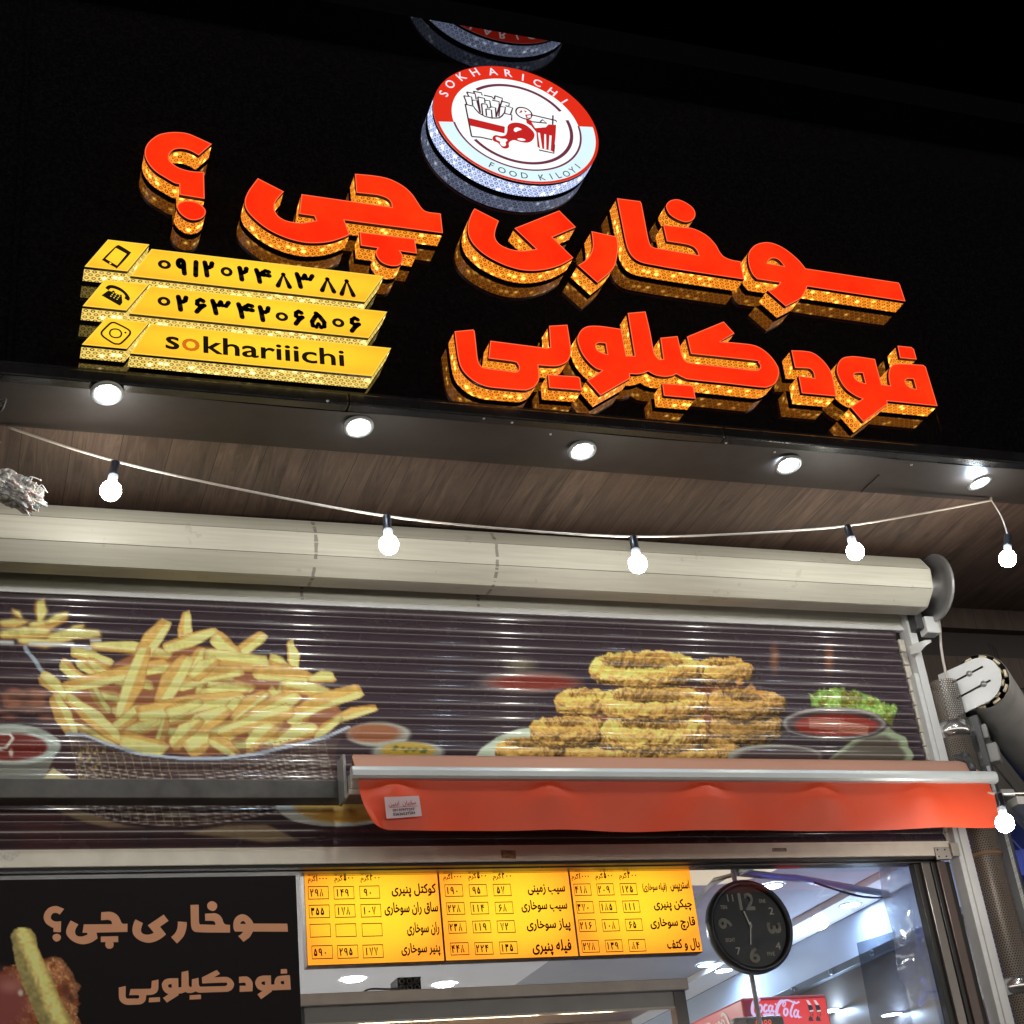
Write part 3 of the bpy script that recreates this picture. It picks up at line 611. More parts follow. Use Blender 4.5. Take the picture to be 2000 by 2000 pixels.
def bulb(label):
    t = thing('light_bulb', label, 'light bulb', (0, 0, 0), 'lit bulbs of the festoon string')
    B().lathe((0, 0, 0), (0, 0, -1), [(.004, -.006), (.0135, 0), (.0145, .006), (.0145, .044), (.0165, .046), (.0165, .05), (0, .05)], 20).build('socket', M_SOCK, t)
    B().lathe((0, 0, -.05), (0, 0, -1), [(.0145, 0), (.016, .006), (.016, .02), (.0185, .030)], 20).build('neck', M_NECK, t)
    B().lathe((0, 0, -.08), (0, 0, -1), [(.0185, 0), (.026, .006), (.0305, .016), (.0322, .028), (.0305, .040), (.024, .051), (.013, .058), (0, .060)], 20).build('globe', M_BULB, t); return t
b0 = bulb(BL[0][2])
for i, (a, g, lb) in enumerate(BL):
    o = b0 if i == 0 else dup(b0, lb); q = oY(*a, YS); o.location = q
    gq = oY(*g, YS); d = gq-q; o.rotation_euler = (0, math.atan2(-d[0], -d[2]), 0)
# the bulb beyond the awning, on its own wire
Y6 = -.62; o = dup(b0, 'lit bulb low at the right edge, hanging beside the end of the red awning'); q = oY(1968, 1612, Y6); o.location = q+np.array([-.004, 0, .115]); o.rotation_euler = (.0, .05, 0)
wr = B().tube(cr3([oY(1930, 1548, Y6+.1), oY(1950, 1551, Y6), o.location, oY(2004, 1549, Y6), oY(2100, 1552, Y6-.05)], 6), .0032, 6)
tag(wr.build('bulb_wire', M_CORD), 'short white wire carrying the low bulb at the right edge', 'wire')
# ------------------------------------------------------------------ loose things at the left end of the soffit
cb = B()
for k in range(16):
    x0 = rng.uniform(-.12, .035); pts = []
    for i in range(8):
        f = i/7; pts.append((x0+.05*math.sin(k+f*5)+rng.uniform(-.012, .012)-.05*f*(k % 3), -.93+.27*f+rng.uniform(-.02, .02), ZS-.02-.05*abs(math.sin(f*3+k))+rng.uniform(-.01, .01)))
    cb.tube(cr3(pts, 4), rng.uniform(.002, .005), 6)
tag(cb.build('cable_bundle', plain('dusty_cable', (.10, .095, .09), .6, var=.5, scale=40)), 'tangle of dusty cables at the left end of the soffit', 'cables')
bm = bmesh.new(); bmesh.ops.create_icosphere(bm, subdivisions=5, radius=1)
c0 = oY(22, 955, -.62); ex = np.array([.095, 0, -.055]); ez = np.array([.02, 0, .042])
from mathutils import noise as mn
for v in bm.verts:
    p = v.co.copy(); n1 = mn.noise(p*2.1+Vector((3, 1, 0))); n2 = mn.turbulence(p*4.5, 3, True); r = .78+.35*n1+.28*n2
    q = c0+ex*p.x*r*1.05+np.array([0, .05, 0])*p.y*r+ez*p.z*r*1.15; v.co = [float(a) for a in q]
me = bpy.data.meshes.new('plastic_bag'); bm.to_mesh(me); bm.free()
m = N('crumpled_film'); nz = m.noise(m.pos(), 45., 4, .7); m.bsdf(base=m.ramp(nz, (.35, (.22, .21, .20)), (.62, (.75, .74, .72))), rough=.18, sub=.2, normal=m.bump(m.noise(m.pos(), 80., 4), .8, .01), alpha=m.ma('MULTIPLY_ADD', nz, .5, .6))
bag = link('plastic_bag', me, None, m.m, False); tag(bag, 'crumpled clear plastic bag stuck at the left end of the wood soffit', 'bag')
tb = B(); e1 = oY(46, 983, -.62)
M_SHR = plain('film_shred', (.7, .68, .65), .3)
tb.tube(cr3([e1, e1+np.array([.004, 0, -.014]), oY(58, 1008, -.62)], 5), [.004, .004, .004, .003, .003, .003, .003, .002, .002, .002, .0015], 6); tb.build('torn_shred', M_SHR, bag)
for k in range(14):
    a = c0+np.array([rng.uniform(-.08, .1), rng.uniform(-.04, .0), rng.uniform(-.0, .03)]); a[2] -= (a[0]-c0[0])*.35
    tb = B(); tb.tube(cr3([a, a+np.array([rng.uniform(-.02, .03), -.01, rng.uniform(.0, .025)]), a+np.array([rng.uniform(.0, .05), -.005, rng.uniform(-.02, .02)])], 4), .0018, 5); tb.build('torn_shred', M_SHR, bag)
# ------------------------------------------------------------------ roller shutter
M_CREAM = None
def m_cream():
    m = N('cream_slat_paint'); p = m.pos(); x, y, z = m.sep(p)
    st = m.noise(m.vscale(p, (2.5, 30, 90)), 1., 5, .65); gr = m.noise(p, 9., 5, .7); fine = m.noise(m.vscale(p, (300, 300, 40)), 1., 2)
    col = m.ramp(st, (.3, (.50, .49, .425)), (.55, (.57, .565, .495)), (.75, (.62, .615, .545)))
    col = m.mix(m.ma('MULTIPLY', m.ma('LESS_THAN', gr, .36), .25), col, (.30, .27, .2))
    for x0 in (oY(617, 1060, -.27)[0], oY(968, 1060, -.27)[0]):
        near = m.ma('LESS_THAN', m.ma('ABSOLUTE', m.ma('SUBTRACT', m.ma('ADD', x, m.ma('MULTIPLY', m.noise(p, 30.), .012)), x0+.006)), .006)
        dash = m.ma('GREATER_THAN', m.noise(m.vscale(p, (1, 70, 70)), 1., 2), .47); col = m.mix(m.ma('MULTIPLY', m.ma('MULTIPLY', near, dash), .6), col, (.06, .05, .04))
    m.bsdf(base=col, rough=m.ma('MULTIPLY_ADD', fine, .25, .22), normal=m.bump(fine, .05, .002)); return m.m
M_CREAM = m_cream(); M_WHITE = plain('white_aluminium', (.62, .64, .66), .32, var=.08, scale=10, bump=.1, bscale=30); M_IVORY = plain('ivory_rail', (.76, .72, .63), .35, var=.10, scale=12, bump=.08, bscale=50)
SXL = -1.3; SXR = 3.655
sh = thing('roller_shutter', 'half raised roller shutter printed with fries and onion rings, cream roll above', 'shutter', (1.2, 0, 3.04))
DYC, DZC, DR = -.16, 4.141, .116
prof = []; sa = [12.3-42*k for k in range(-4, 5)]
for a0, a1 in zip(sa[:-1], sa[1:]):
    for k in range(9):
        t = [0, .018, .04, .2, .5, .8, .96, .982, 1][k]; A0, A1 = math.radians(a0), math.radians(a1); r = DR*(1.03+.012*math.sin(math.pi*t))
        y = (math.cos(A0)*(1-t)+math.cos(A1)*t); z = (math.sin(A0)*(1-t)+math.sin(A1)*t); r -= (.010 if k in (0, 8) else 0)
        prof.append((DYC-r*y, DZC+r*z))
xr = 3.705; nV = len(prof); V = []; xs_ = list(np.linspace(SXL, xr-.012, 40))+[xr-.004, xr]
for i, x in enumerate(xs_):
    f = 1. if i < len(xs_)-2 else (.985 if i == len(xs_)-2 else .93)
    V += [(x, DYC+(y-DYC)*f, DZC+(z-DZC)*f) for y, z in prof]
Fc = [(i*nV+k, i*nV+k+1, (i+1)*nV+k+1, (i+1)*nV+k) for i in range(len(xs_)-1) for k in range(nV-1)]
Fc.append(tuple((len(xs_)-1)*nV+k for k in range(nV)))
for a0 in sa[2:-1]:
    a = math.radians(a0); r = DR*1.03-.0022; y, z = DYC-r*math.cos(a), DZC+r*math.sin(a); B().tube([(SXL, y, z), (xr-.014, y, z)], .0024, 6).build('roll_seam', plain('seam_dark', (.16, .15, .12), .6), sh)
    r += .0045; a -= .05; y, z = DYC-r*math.cos(a), DZC+r*math.sin(a)
rl = mesh('shutter_roll', V, Fc, M_CREAM, sh); rl.data.polygons.foreach_set('use_smooth', [True]*(len(Fc)-1)+[False])
zl0 = oY(860, 1196, 0)[2]; zl1 = oY(860, 1186, 0)[2]
boxpart('lead_slat', M_CREAM, sh, SXL, 3.70, -.012, .012, zl1, zl1+.11, bev=.004)
boxpart('lead_lip', M_WHITE, sh, SXL, 3.695, -.018, .01, zl0, zl1-.001, bev=.003)
# ---- printed artwork, drawn once on a canvas in the print's own flat coordinates
CX, CY0, CY1 = 1900, 1150, 1680
can = np.zeros((CY1-CY0, CX, 3)); YY, XX = np.mgrid[CY0:CY1, 0:CX].astype(float)
def vnoise(h, w, sc, seed):
    r = np.random.default_rng(seed); g = r.random((int(h/sc)+3, int(w/sc)+3)); y = np.arange(h)/sc; x = np.arange(w)/sc
    yi, xi = y.astype(int), x.astype(int); fy, fx = (y-yi)[:, None], (x-xi)[None]; fy = fy*fy*(3-2*fy); fx = fx*fx*(3-2*fx)
    return (g[yi][:, xi]*(1-fy)+g[yi+1][:, xi]*fy)*(1-fx)+(g[yi][:, xi+1]*(1-fy)+g[yi+1][:, xi+1]*fy)*fx
class Art:
    def __init__(s, x0, y0, w, h, bgc): s.bg = bgc; s.x0, s.y0 = x0, y0; s.c = np.ones((h, w, 3))*np.array(bgc, float); s.YY, s.XX = np.mgrid[y0:y0+h, x0:x0+w].astype(float); s.n1 = vnoise(h, w, 5, 1); s.n2 = vnoise(h, w, 14, 2); s.n3 = vnoise(h, w, 45, 3); s.n0 = vnoise(h, w, 2.6, 4)
    def put(s, m, col): s.c = s.c*(1-m[..., None])+np.asarray(col, float)*m[..., None]
    def ell(s, x, y, rx, ry, col, soft=1.5, rot=0.):
        c, q = math.cos(rot), math.sin(rot); dx, dy = s.XX-x, s.YY-y; u = (dx*c+dy*q)/rx; v = (-dx*q+dy*c)/ry; d = (np.sqrt(u*u+v*v)-1)*min(rx, ry)
        s.put(np.clip(.5-d/soft, 0, 1), col)
    def poly(s, pts, col, soft=1.2, wob=0.):
        P = np.array(pts, float); x0, y0 = P.min(0)-8; x1, y1 = P.max(0)+8
        ix0, ix1 = max(0, int(x0-s.x0)), min(s.c.shape[1], int(x1-s.x0)+1); iy0, iy1 = max(0, int(y0-s.y0)), min(s.c.shape[0], int(y1-s.y0)+1)
        if ix0 >= ix1 or iy0 >= iy1: return
        X = s.XX[iy0:iy1, ix0:ix1]; Y = s.YY[iy0:iy1, ix0:ix1]
        if wob: X = X+(s.n1[iy0:iy1, ix0:ix1]-.5)*wob; Y = Y+(s.n2[iy0:iy1, ix0:ix1]-.5)*wob
        ins = np.zeros(X.shape, bool); dm = np.full(X.shape, 1e9)
        for i in range(len(P)):
            a, b = P[i-1], P[i]; cr = (a[1] > Y) != (b[1] > Y)
            with np.errstate(divide='ignore', invalid='ignore'): ins ^= cr & (X < (b[0]-a[0])*(Y-a[1])/(b[1]-a[1]+1e-12)+a[0])
            ab = b-a; t = np.clip(((X-a[0])*ab[0]+(Y-a[1])*ab[1])/(ab@ab+1e-9), 0, 1); dm = np.minimum(dm, np.hypot(X-a[0]-t*ab[0], Y-a[1]-t*ab[1]))
        sd = np.where(ins, -dm, dm); mk = np.clip(.5-sd/soft, 0, 1)
        cc = col(X, Y, sd, (iy0, iy1, ix0, ix1)) if callable(col) else np.asarray(col, float)
        sub = s.c[iy0:iy1, ix0:ix1]; s.c[iy0:iy1, ix0:ix1] = sub*(1-mk[..., None])+cc*mk[..., None]
    def line(s, pts, wd, col, soft=1.2):
        for a, b in zip(pts[:-1], pts[1:]):
            a, b = np.array(a, float), np.array(b, float); x0, y0 = np.minimum(a, b)-wd-3; x1, y1 = np.maximum(a, b)+wd+3
            ix0, ix1 = max(0, int(x0-s.x0)), min(s.c.shape[1], int(x1-s.x0)+1); iy0, iy1 = max(0, int(y0-s.y0)), min(s.c.shape[0], int(y1-s.y0)+1)
            if ix0 >= ix1 or iy0 >= iy1: continue
            X = s.XX[iy0:iy1, ix0:ix1]; Y = s.YY[iy0:iy1, ix0:ix1]; ab = b-a
            t = np.clip(((X-a[0])*ab[0]+(Y-a[1])*ab[1])/(ab@ab+1e-9), 0, 1); d = np.hypot(X-a[0]-t*ab[0], Y-a[1]-t*ab[1])-wd/2
            mk = np.clip(.5-d/soft, 0, 1); sub = s.c[iy0:iy1, ix0:ix1]; s.c[iy0:iy1, ix0:ix1] = sub*(1-mk[..., None])+np.asarray(col, float)*mk[..., None]
    def fry(s, x0, y0, x1, y1, wd, tone=0., flip=1, soft=1.2, pale=0.):
        a, b = np.array([x0, y0], float), np.array([x1, y1], float); L = np.linalg.norm(b-a); t = (b-a)/L; n = np.array([-t[1], t[0]]); h = wd*random.uniform(.43, .52); k = random.uniform(-.35, .35)*h
        bend = n*random.uniform(-.07, .07)*L; mid = (a+b)/2+bend
        tp = random.uniform(.45, .95); ta = random.uniform(.6, 1.)
        pts = [a+n*h*.7*ta, a+t*h*.5+n*h*ta, mid+n*h*1.06, b-t*h*.5+n*h*tp, b+n*h*.6*tp+t*k, b-n*h*.6*tp-t*k, b-t*h*.5-n*h*tp, mid-n*h*1.0, a+t*h*.5-n*h*ta, a-n*h*.7*ta-t*h*.3]
        lt = np.array([226, 222, 142.])+tone*np.array([50, 44, 30]); dk = np.array([208, 172, 98.])+tone*np.array([50, 44, 24]); br = np.array([142, 84, 46.]); cut = random.uniform(-.1, .45)
        def col(X, Y, sd, w):
            u = (X-a[0])*t[0]+(Y-a[1])*t[1]; v = ((X-a[0])*n[0]+(Y-a[1])*n[1])/h*flip
            f = np.clip((v-cut)/.16+.5, 0, 1)[..., None]; c = lt*(1-f)+dk*f
            nz = s.n1[w[0]:w[1], w[2]:w[3]]*.4+s.n2[w[0]:w[1], w[2]:w[3]]*.6; c = c*(.90+.20*nz[..., None])
            e = np.clip(1+sd/3.2, 0, 1)[..., None]*.5; en = np.clip(1-np.minimum(u, L-u)/9., 0, 1)[..., None]*.5*nz[..., None]
            return c*(1-np.maximum(e, en))+br*np.maximum(e, en)
        s.poly(pts, col, soft)
    def crust(s, pts, base=(206, 160, 66), wob=9., seed=0):
        bc = np.array(base, float)
        def col(X, Y, sd, w):
            a = s.n1[w[0]:w[1], w[2]:w[3]]; b = s.n2[w[0]:w[1], w[2]:w[3]]; d = np.clip(-sd/14., 0, 1); lum = (.74+.34*d*(.4+.6*b)+.26*(a-.5))[..., None]
            c = bc*lum; f = s.n0[w[0]:w[1], w[2]:w[3]][..., None]; t = np.clip((.42-b)*5, 0, 1)[..., None]
            c = c*(1-t)+c*np.array([.86, .68, .56])*t; c = c*(1+.9*np.clip(f-.62, 0, 1)-1.1*np.clip(.34-f, 0, 1)); hl = np.clip((a*.6+f[..., 0]*.4-.62)*5, 0, 1)[..., None]; return c*(1-hl*.45)+np.array([250, 226, 150.])*hl*.45
        s.poly(pts, col, 1.5, wob*.6)
    def ring(s, x, y, rx, ry, hole=.0, base=(206, 160, 66), inner=(120, 60, 38), hy=-.1):
        q = np.linspace(0, 2*math.pi, 40)[:-1]; jit = 1+.05*rng.standard_normal(39)
        s.crust([(x+rx*j*math.cos(a), y+ry*j*math.sin(a)) for a, j in zip(q, jit)], base)
        if hole: 
            s.ell(x, y+ry*(hy-.12), rx*hole, ry*hole*.58, inner, 6.); s.ell(x+rx*.1, y+ry*(hy-.3), rx*hole*.8, ry*hole*.26, tuple(np.array(inner)*1.25), 6.)
            f = np.linspace(math.pi*.06, math.pi*.94, 22); s.crust([(x+rx*.97*math.cos(a), y+ry*(.98+.05*rng.standard_normal())*math.sin(a)) for a in f]+[(x+rx*.74*math.cos(a), y+ry*(.38+.05*rng.standard_normal())*math.sin(a)) for a in f[::-1]], tuple(np.minimum(np.array(base)*1.1, 250)))
def torus(A, cx, cy, Rm, rm, tilt=.16, base=(236, 192, 106), seed=0, dark=1.):
    """paint a battered ring: a bumpy torus seen from a low angle, shaded for the printed picture"""
    g = np.random.default_rng(seed); nP, nT = int(14*Rm), int(14*rm); ph = np.linspace(0, 2*math.pi, nP)[:, None]; th = np.linspace(0, 2*math.pi, nT)[None]
    def bn(kp, kt, amp):
        out = 0
        for _ in range(5):
            a, b_, c = g.integers(1, kp+1), g.integers(0, kt+1), g.random(2)*6.28; out = out+np.sin(a*ph+c[0]+b_*th)*g.uniform(.4, 1)
        return out*amp/5
    fine = vnoise(nP, nT, 7, seed+50)-.5; med = vnoise(nP, nT, 20, seed+80)-.5
    r = rm*(1+bn(9, 3, .22)+bn(26, 6, .12)+.34*med+.16*fine); Rr = Rm*(1+.05*np.sin(2*ph+g.random()*6)+.03*np.sin(5*ph+g.random()*6))
    x = (Rr+r*np.cos(th))*np.cos(ph); y = (Rr+r*np.cos(th))*np.sin(ph); z = r*np.sin(th)*1.05
    n = np.stack([np.gradient(y, axis=0)*np.gradient(z, axis=1)-np.gradient(z, axis=0)*np.gradient(y, axis=1), np.gradient(z, axis=0)*np.gradient(x, axis=1)-np.gradient(x, axis=0)*np.gradient(z, axis=1), np.gradient(x, axis=0)*np.gradient(y, axis=1)-np.gradient(y, axis=0)*np.gradient(x, axis=1)], -1)
    n /= np.linalg.norm(n, axis=-1, keepdims=True)+1e-9; o = np.stack([np.cos(th)*np.cos(ph), np.cos(th)*np.sin(ph), np.sin(th)+0*ph], -1); n *= np.sign((n*o).sum(-1, keepdims=True))
    ct, st = math.cos(tilt*math.pi/2), math.sin(tilt*math.pi/2)
    L = np.array([-.35, -.45, .82]); lum = .50+.62*np.clip(n@L, -.5, 1); inner = np.clip((-(n[..., 0]*np.cos(ph)+n[..., 1]*np.sin(ph))-.1)*1.3, 0, 1); lum *= 1-.30*inner
    lum = lum*(1+.30*med)*dark; col = np.array(base, float)*lum[..., None]; col = col*(1-np.array([0, .16, .36])*np.clip(.75-lum, 0, 1)[..., None])
    X = (cx+x).ravel(); Y = (cy-(z*ct+y*st)).ravel(); D = (y*ct-z*st).ravel(); C = col.reshape(-1, 3)
    k = np.argsort(-D); X, Y, C = X[k], Y[k], C[k]; h, wd = A.c.shape[:2]
    xi, yi = np.round(X-A.x0).astype(int), np.round(Y-A.y0).astype(int); ok = (xi >= 0) & (xi < wd) & (yi >= 0) & (yi < h); A.c[yi[ok], xi[ok]] = np.clip(C[ok], 0, 255)
art = Art(-300, CY0, CX+300, CY1-CY0, (54, 44, 52)); A = art
k1 = np.clip((900-A.XX)/900, 0, 1)*np.clip((A.YY-1230)/220, 0, 1); A.put(k1*.55*A.n3, (128, 66, 52)); A.put(.35*A.n3, (46, 38, 52))
Z7 = lambda a, b: (.3934*a, 1150+.3934*b); Z4 = lambda a, b: (.44*a, 1140+.44*b); Z8 = lambda a, b: (920+.4555*a, 1240+.4555*b)
# blurred fries and plate at the far left
for a in [(0, 175, 140, 165, 60), (60, 110, 110, 150, 40), (200, 60, 200, 170, 70), (150, 190, 330, 150, 60), (230, 170, 340, 130, 50), (330, 230, 420, 180, 55), (0, 230, 250, 220, 60), (240, 240, 500, 225, 50), (90, 260, 360, 250, 50)]:
    A.fry(*Z7(a[0], a[1]), *Z7(a[2], a[3]), a[4]*.3934, -.15, 1, 7.)
for a in [(0, 268, 60, 270), (150, 275, 360, 280), (360, 298, 520, 300), (455, 258, 495, 256)]: A.line([Z7(*a[:2]), Z7(*a[2:])], 7, (196, 204, 205), 5)
A.line([Z7(125, 295), Z7(225, 430)], 8, (150, 170, 185), 2.5)
# reddish glints on the table
for k in range(26): x, y = rng.uniform(0, 250), rng.uniform(500, 640); A.ell(*Z7(x, y), rng.uniform(5, 16), rng.uniform(2, 5), (150, 100, 78), 9)
# the heap of fries
A.poly([Z7(*p) for p in [(340, 640), (300, 520), (400, 430), (560, 380), (700, 300), (900, 280), (1100, 300), (1400, 370), (1540, 440), (1650, 520), (1700, 620), (1600, 740), (1300, 810), (1000, 830), (600, 790)]], (148, 96, 66), 5)
hp = [(340, 640), (300, 520), (400, 430), (560, 380), (700, 300), (900, 280), (1100, 300), (1400, 370), (1540, 440), (1650, 520), (1600, 700), (1300, 790), (1000, 810), (600, 770)]
for k in range(60):
    x, y = rng.uniform(330, 1620), rng.uniform(330, 790); yt = 300+abs(x-950)*.32 if x > 950 else 300+(950-x)*.28
    if y < yt+60 or y > 810-abs(x-900)*.12: continue
    an = rng.normal(-.35 if x > 700 else .1, .5); L = rng.uniform(90, 190); A.fry(*Z7(x-L*math.cos(an), y-L*math.sin(an)*.8), *Z7(x+L*math.cos(an)*.6, y+L*math.sin(an)*.6), rng.uniform(50, 76)*.3934, rng.uniform(-.95, -.35), random.choice((1, -1)))
for a in [(925, 115, 915, 300, 80, .05), (1440, 262, 1460, 420, 72, .05), (1310, 228, 1120, 370, 72, 0), (1060, 235, 1180, 340, 90, -.1), (455, 285, 850, 335, 64, -.15), (355, 315, 560, 375, 60, -.1), (305, 368, 430, 460, 72, -.05), (385, 358, 510, 450, 62, -.1), (440, 358, 590, 440, 62, -.15), (1075, 205, 810, 300, 72, -.1),
          (1340, 345, 1440, 400, 60, -.1), (1020, 330, 1340, 380, 90, -.1), (1260, 420, 1540, 445, 90, -.05), (1530, 450, 1665, 440, 62, .05), (310, 495, 840, 375, 85, .05), (205, 430, 335, 550, 72, -.1), (1000, 300, 930, 430, 90, -.1), (1200, 405, 880, 490, 90, -.1), (1080, 350, 950, 450, 80, -.2), (930, 340, 790, 580, 120, .0), (825, 165, 690, 350, 92, .1), (720, 300, 590, 640, 100, .15),
          (1400, 480, 1680, 530, 70, -.15), (1000, 520, 1240, 500, 70, -.2), (1340, 500, 1390, 570, 90, -.25), (700, 590, 560, 700, 80, -.3), (685, 620, 1210, 530, 95, .15), (1200, 560, 1120, 610, 80, -.2), (1790, 505, 1420, 650, 85, .15), (1320, 515, 1150, 650, 75, .1), (1475, 525, 1150, 690, 92, .12), (1868, 590, 1640, 660, 62, .1), (1000, 560, 820, 620, 80, -.15),
          (1130, 600, 870, 760, 110, .1), (1450, 600, 1070, 730, 85, .05), (265, 535, 370, 740, 90, 0), (335, 540, 620, 770, 95, .15), (1000, 650, 850, 790, 80, -.15), (600, 745, 830, 800, 100, -.05), (930, 800, 1060, 730, 110, .05), (1040, 740, 1180, 820, 80, -.05), (1360, 680, 1220, 800, 85, .05), (1575, 690, 1360, 770, 82, .12), (1690, 640, 1560, 740, 60, 0)]:
    A.fry(*Z7(a[0], a[1]), *Z7(a[2], a[3]), a[4]*.3934, a[5], random.choice((1, -1)))
# basket
bp_ = [Z7(*p) for p in [(335, 720), (420, 725), (520, 770), (700, 822), (900, 845), (1100, 845), (1300, 815), (1500, 770), (1640, 730), (1730, 690)]]
A.poly(bp_+[Z7(1670, 780), Z7(1660, 960), Z7(1480, 1040), Z7(1240, 1120), Z7(1050, 1180), Z7(760, 1180), Z7(560, 1100), Z7(430, 1000), Z7(360, 800)], (74, 58, 58), 2)
for k in range(30):
    f = k/29; a = np.array(Z7(345+.95*f*1330, 745+95*math.sin(math.pi*min(1, f*1.15)))); b = np.array(Z7(440+f*1230, 1180-math.pow(abs(f-.35), 1.5)*280)); A.line([a, b], 1.6, (150, 132, 108) if k < 12 else (112, 100, 92))
for k in range(16):
    f = k/15; pts = []
    for j in range(9):
        g = j/8; a = np.array(Z7(345+.95*g*1330, 745+95*math.sin(math.pi*min(1, g*1.15)))); b = np.array(Z7(440+g*1230, 1180-math.pow(abs(g-.35), 1.5)*280)); pts.append(a*(1-f)+b*f)
    A.line(pts, 1.8 if k % 2 else 1.3, (188, 182, 172) if k > 3 else (120, 104, 92))
for k in range(34): x, y = rng.uniform(390, 520), rng.uniform(800, 960); A.ell(*Z7(x, y), 2.2, 2.6, (168, 146, 92), 1.5)
A.line(bp_, 7, (178, 190, 205)); A.line([(x, y+4) for x, y in bp_], 2.5, (70, 74, 92))
# sauce bowl
A.poly([Z7(*p) for p in [(-80, 740), (300, 770), (240, 900), (200, 980), (-80, 980)]], (120, 122, 116), 3)
A.ell(*Z7(60, 775), 95, 39, (166, 178, 172), 2, .03); A.ell(*Z7(40, 785), 76, 28, (112, 40, 34), 3, .02); A.line([Z7(-10, 715), Z7(50, 720), Z7(65, 745), Z7(30, 790), Z7(-10, 795)], 5, (214, 214, 208)); A.ell(*Z7(55, 815), 4, 8, (200, 190, 184), 3); A.line([Z7(0, 715), Z7(120, 705), Z7(230, 745), Z7(285, 775)], 4, (206, 214, 210), 4)
A.poly([Z4(190, 870), Z4(235, 815), Z4(330, 880)], (196, 188, 140), 3)
# dishes at the right of the basket, plate and towel beneath
A.ell(*Z4(1680, 670), 62, 25, (160, 162, 154), 4); A.ell(*Z4(1660, 664), 52, 18, (150, 98, 70), 6); A.ell(*Z4(1810, 750), 70, 22, (150, 156, 148), 4); A.ell(*Z4(1810, 742), 52, 16, (176, 148, 62), 4)
for k in range(12): A.ell(*Z4(rng.uniform(1740, 1890), rng.uniform(725, 750)), 4, 2.4, (78, 98, 46), 2)
A.ell(*Z4(1500, 985), 122, 42, (186, 194, 190), 2); A.ell(*Z4(1530, 985), 100, 33, (196, 158, 78), 4)
A.poly([Z4(*p) for p in [(820, 1110), (1000, 1075), (1180, 1070), (1330, 1140), (1180, 1150), (1050, 1130)]], (138, 122, 98), 5)
A.poly([Z4(*p) for p in [(180, 975), (330, 1000), (560, 1075), (640, 1085), (480, 1085), (320, 1040)]], (132, 116, 96), 5)
# far dish and warm lamps, blurred
A.ell(*Z8(250, 205), 92, 20, (122, 112, 108), 10); A.ell(*Z8(270, 207), 84, 15, (122, 52, 44), 8); A.ell(*Z8(210, 130), 26, 12, (104, 98, 84), 14)
for x in (1300, 1535): A.ell(*Z8(x, 100), 7, 22, (126, 82, 60), 12)
# plate and onion rings
A.poly([Z8(*p) for p in [(10, 540), (40, 490), (110, 440), (200, 405), (300, 390), (520, 420), (600, 540)]], (190, 206, 186), 2)
A.poly([Z8(*p) for p in [(1700, 400), (1790, 400), (1860, 440), (1895, 520), (1885, 560), (1500, 560)]], (142, 158, 130), 3); A.poly([Z8(*p) for p in [(1690, 440), (1770, 432), (1830, 458), (1862, 520), (1850, 560), (1500, 560)]], (84, 78, 70), 8)
A.crust([Z8(*p) for p in [(640, 215), (1160, 215), (1310, 310), (1325, 440), (1140, 460), (1130, 540), (300, 540), (330, 380), (480, 300)]], (128, 80, 50), 8)
for i, (x, y, Rm, rm, dk) in enumerate([(1185, 405, 118, 40, .74), (250, 498, 120, 30, .86), (960, 502, 150, 30, .86), (590, 500, 150, 32, .95), (1175, 300, 128, 38, .80), (410, 418, 112, 42, .92), (790, 425, 172, 46, 1.0), (480, 292, 82, 38, .98), (785, 300, 182, 38, 1.0), (1080, 158, 92, 36, .92), (745, 150, 196, 36, 1.06)]):
    torus(A, *Z8(x, y), Rm*.4555, rm*.4555, .13, (240, 190, 104), 10+i*7, dk)
for k in range(14): x = rng.uniform(1130, 1320); A.line([Z8(x, 215+.55*(x-1150)), Z8(x+rng.uniform(8, 30), 205+.55*(x-1150)+rng.uniform(-10, 22))], 3, (206, 150, 84), 2)
let = [(1445+385*i/39, 300-70*math.sin(math.pi*min(1, .25+i/39*.85))+rng.uniform(-9, 9)) for i in range(40)]
A.crust([Z8(*p) for p in let]+[Z8(1800, 390), Z8(1640, 330), Z8(1460, 310)], (146, 190, 92), 6)
A.ell(*Z8(1555, 385), 104, 33, (52, 44, 48), 2); A.ell(*Z8(1555, 380), 100, 31, (150, 148, 148), 2); A.ell(*Z8(1555, 384), 94, 27, (66, 56, 58), 3); A.ell(*Z8(1565, 388), 82, 21, (132, 44, 34), 3)
for k in range(5): A.line([Z8(1450, 362+k*9), Z8(1580, 372+k*9), Z8(1700, 398+k*8)], 2, (190, 150, 130), 3)
A.ell(*Z8(1300, 525), 92, 26, (150, 152, 142), 2); A.ell(*Z8(1320, 530), 84, 22, (70, 56, 58), 5)
def sample(a, X, Y):
    out = ((X < a.x0) | (Y > a.y0+a.c.shape[0]-1))[:, None]; bgc = np.array(a.bg, float)
    X = np.clip(X-a.x0, 0, a.c.shape[1]-1.01); Y = np.clip(Y-a.y0, 0, a.c.shape[0]-1.01); xi, yi = X.astype(int), Y.astype(int); fx, fy = (X-xi)[:, None], (Y-yi)[:, None]
    c = a.c; return np.where(out, bgc, (c[yi, xi]*(1-fx)+c[yi, xi+1]*fx)*(1-fy)+(c[yi+1, xi]*(1-fx)+c[yi+1, xi+1]*fx)*fy)
def projv(P):
    d = P-CAM; wv = d@FW; return 1000+F*(d@RT)/wv, 1000-F*(d@UP)/wv
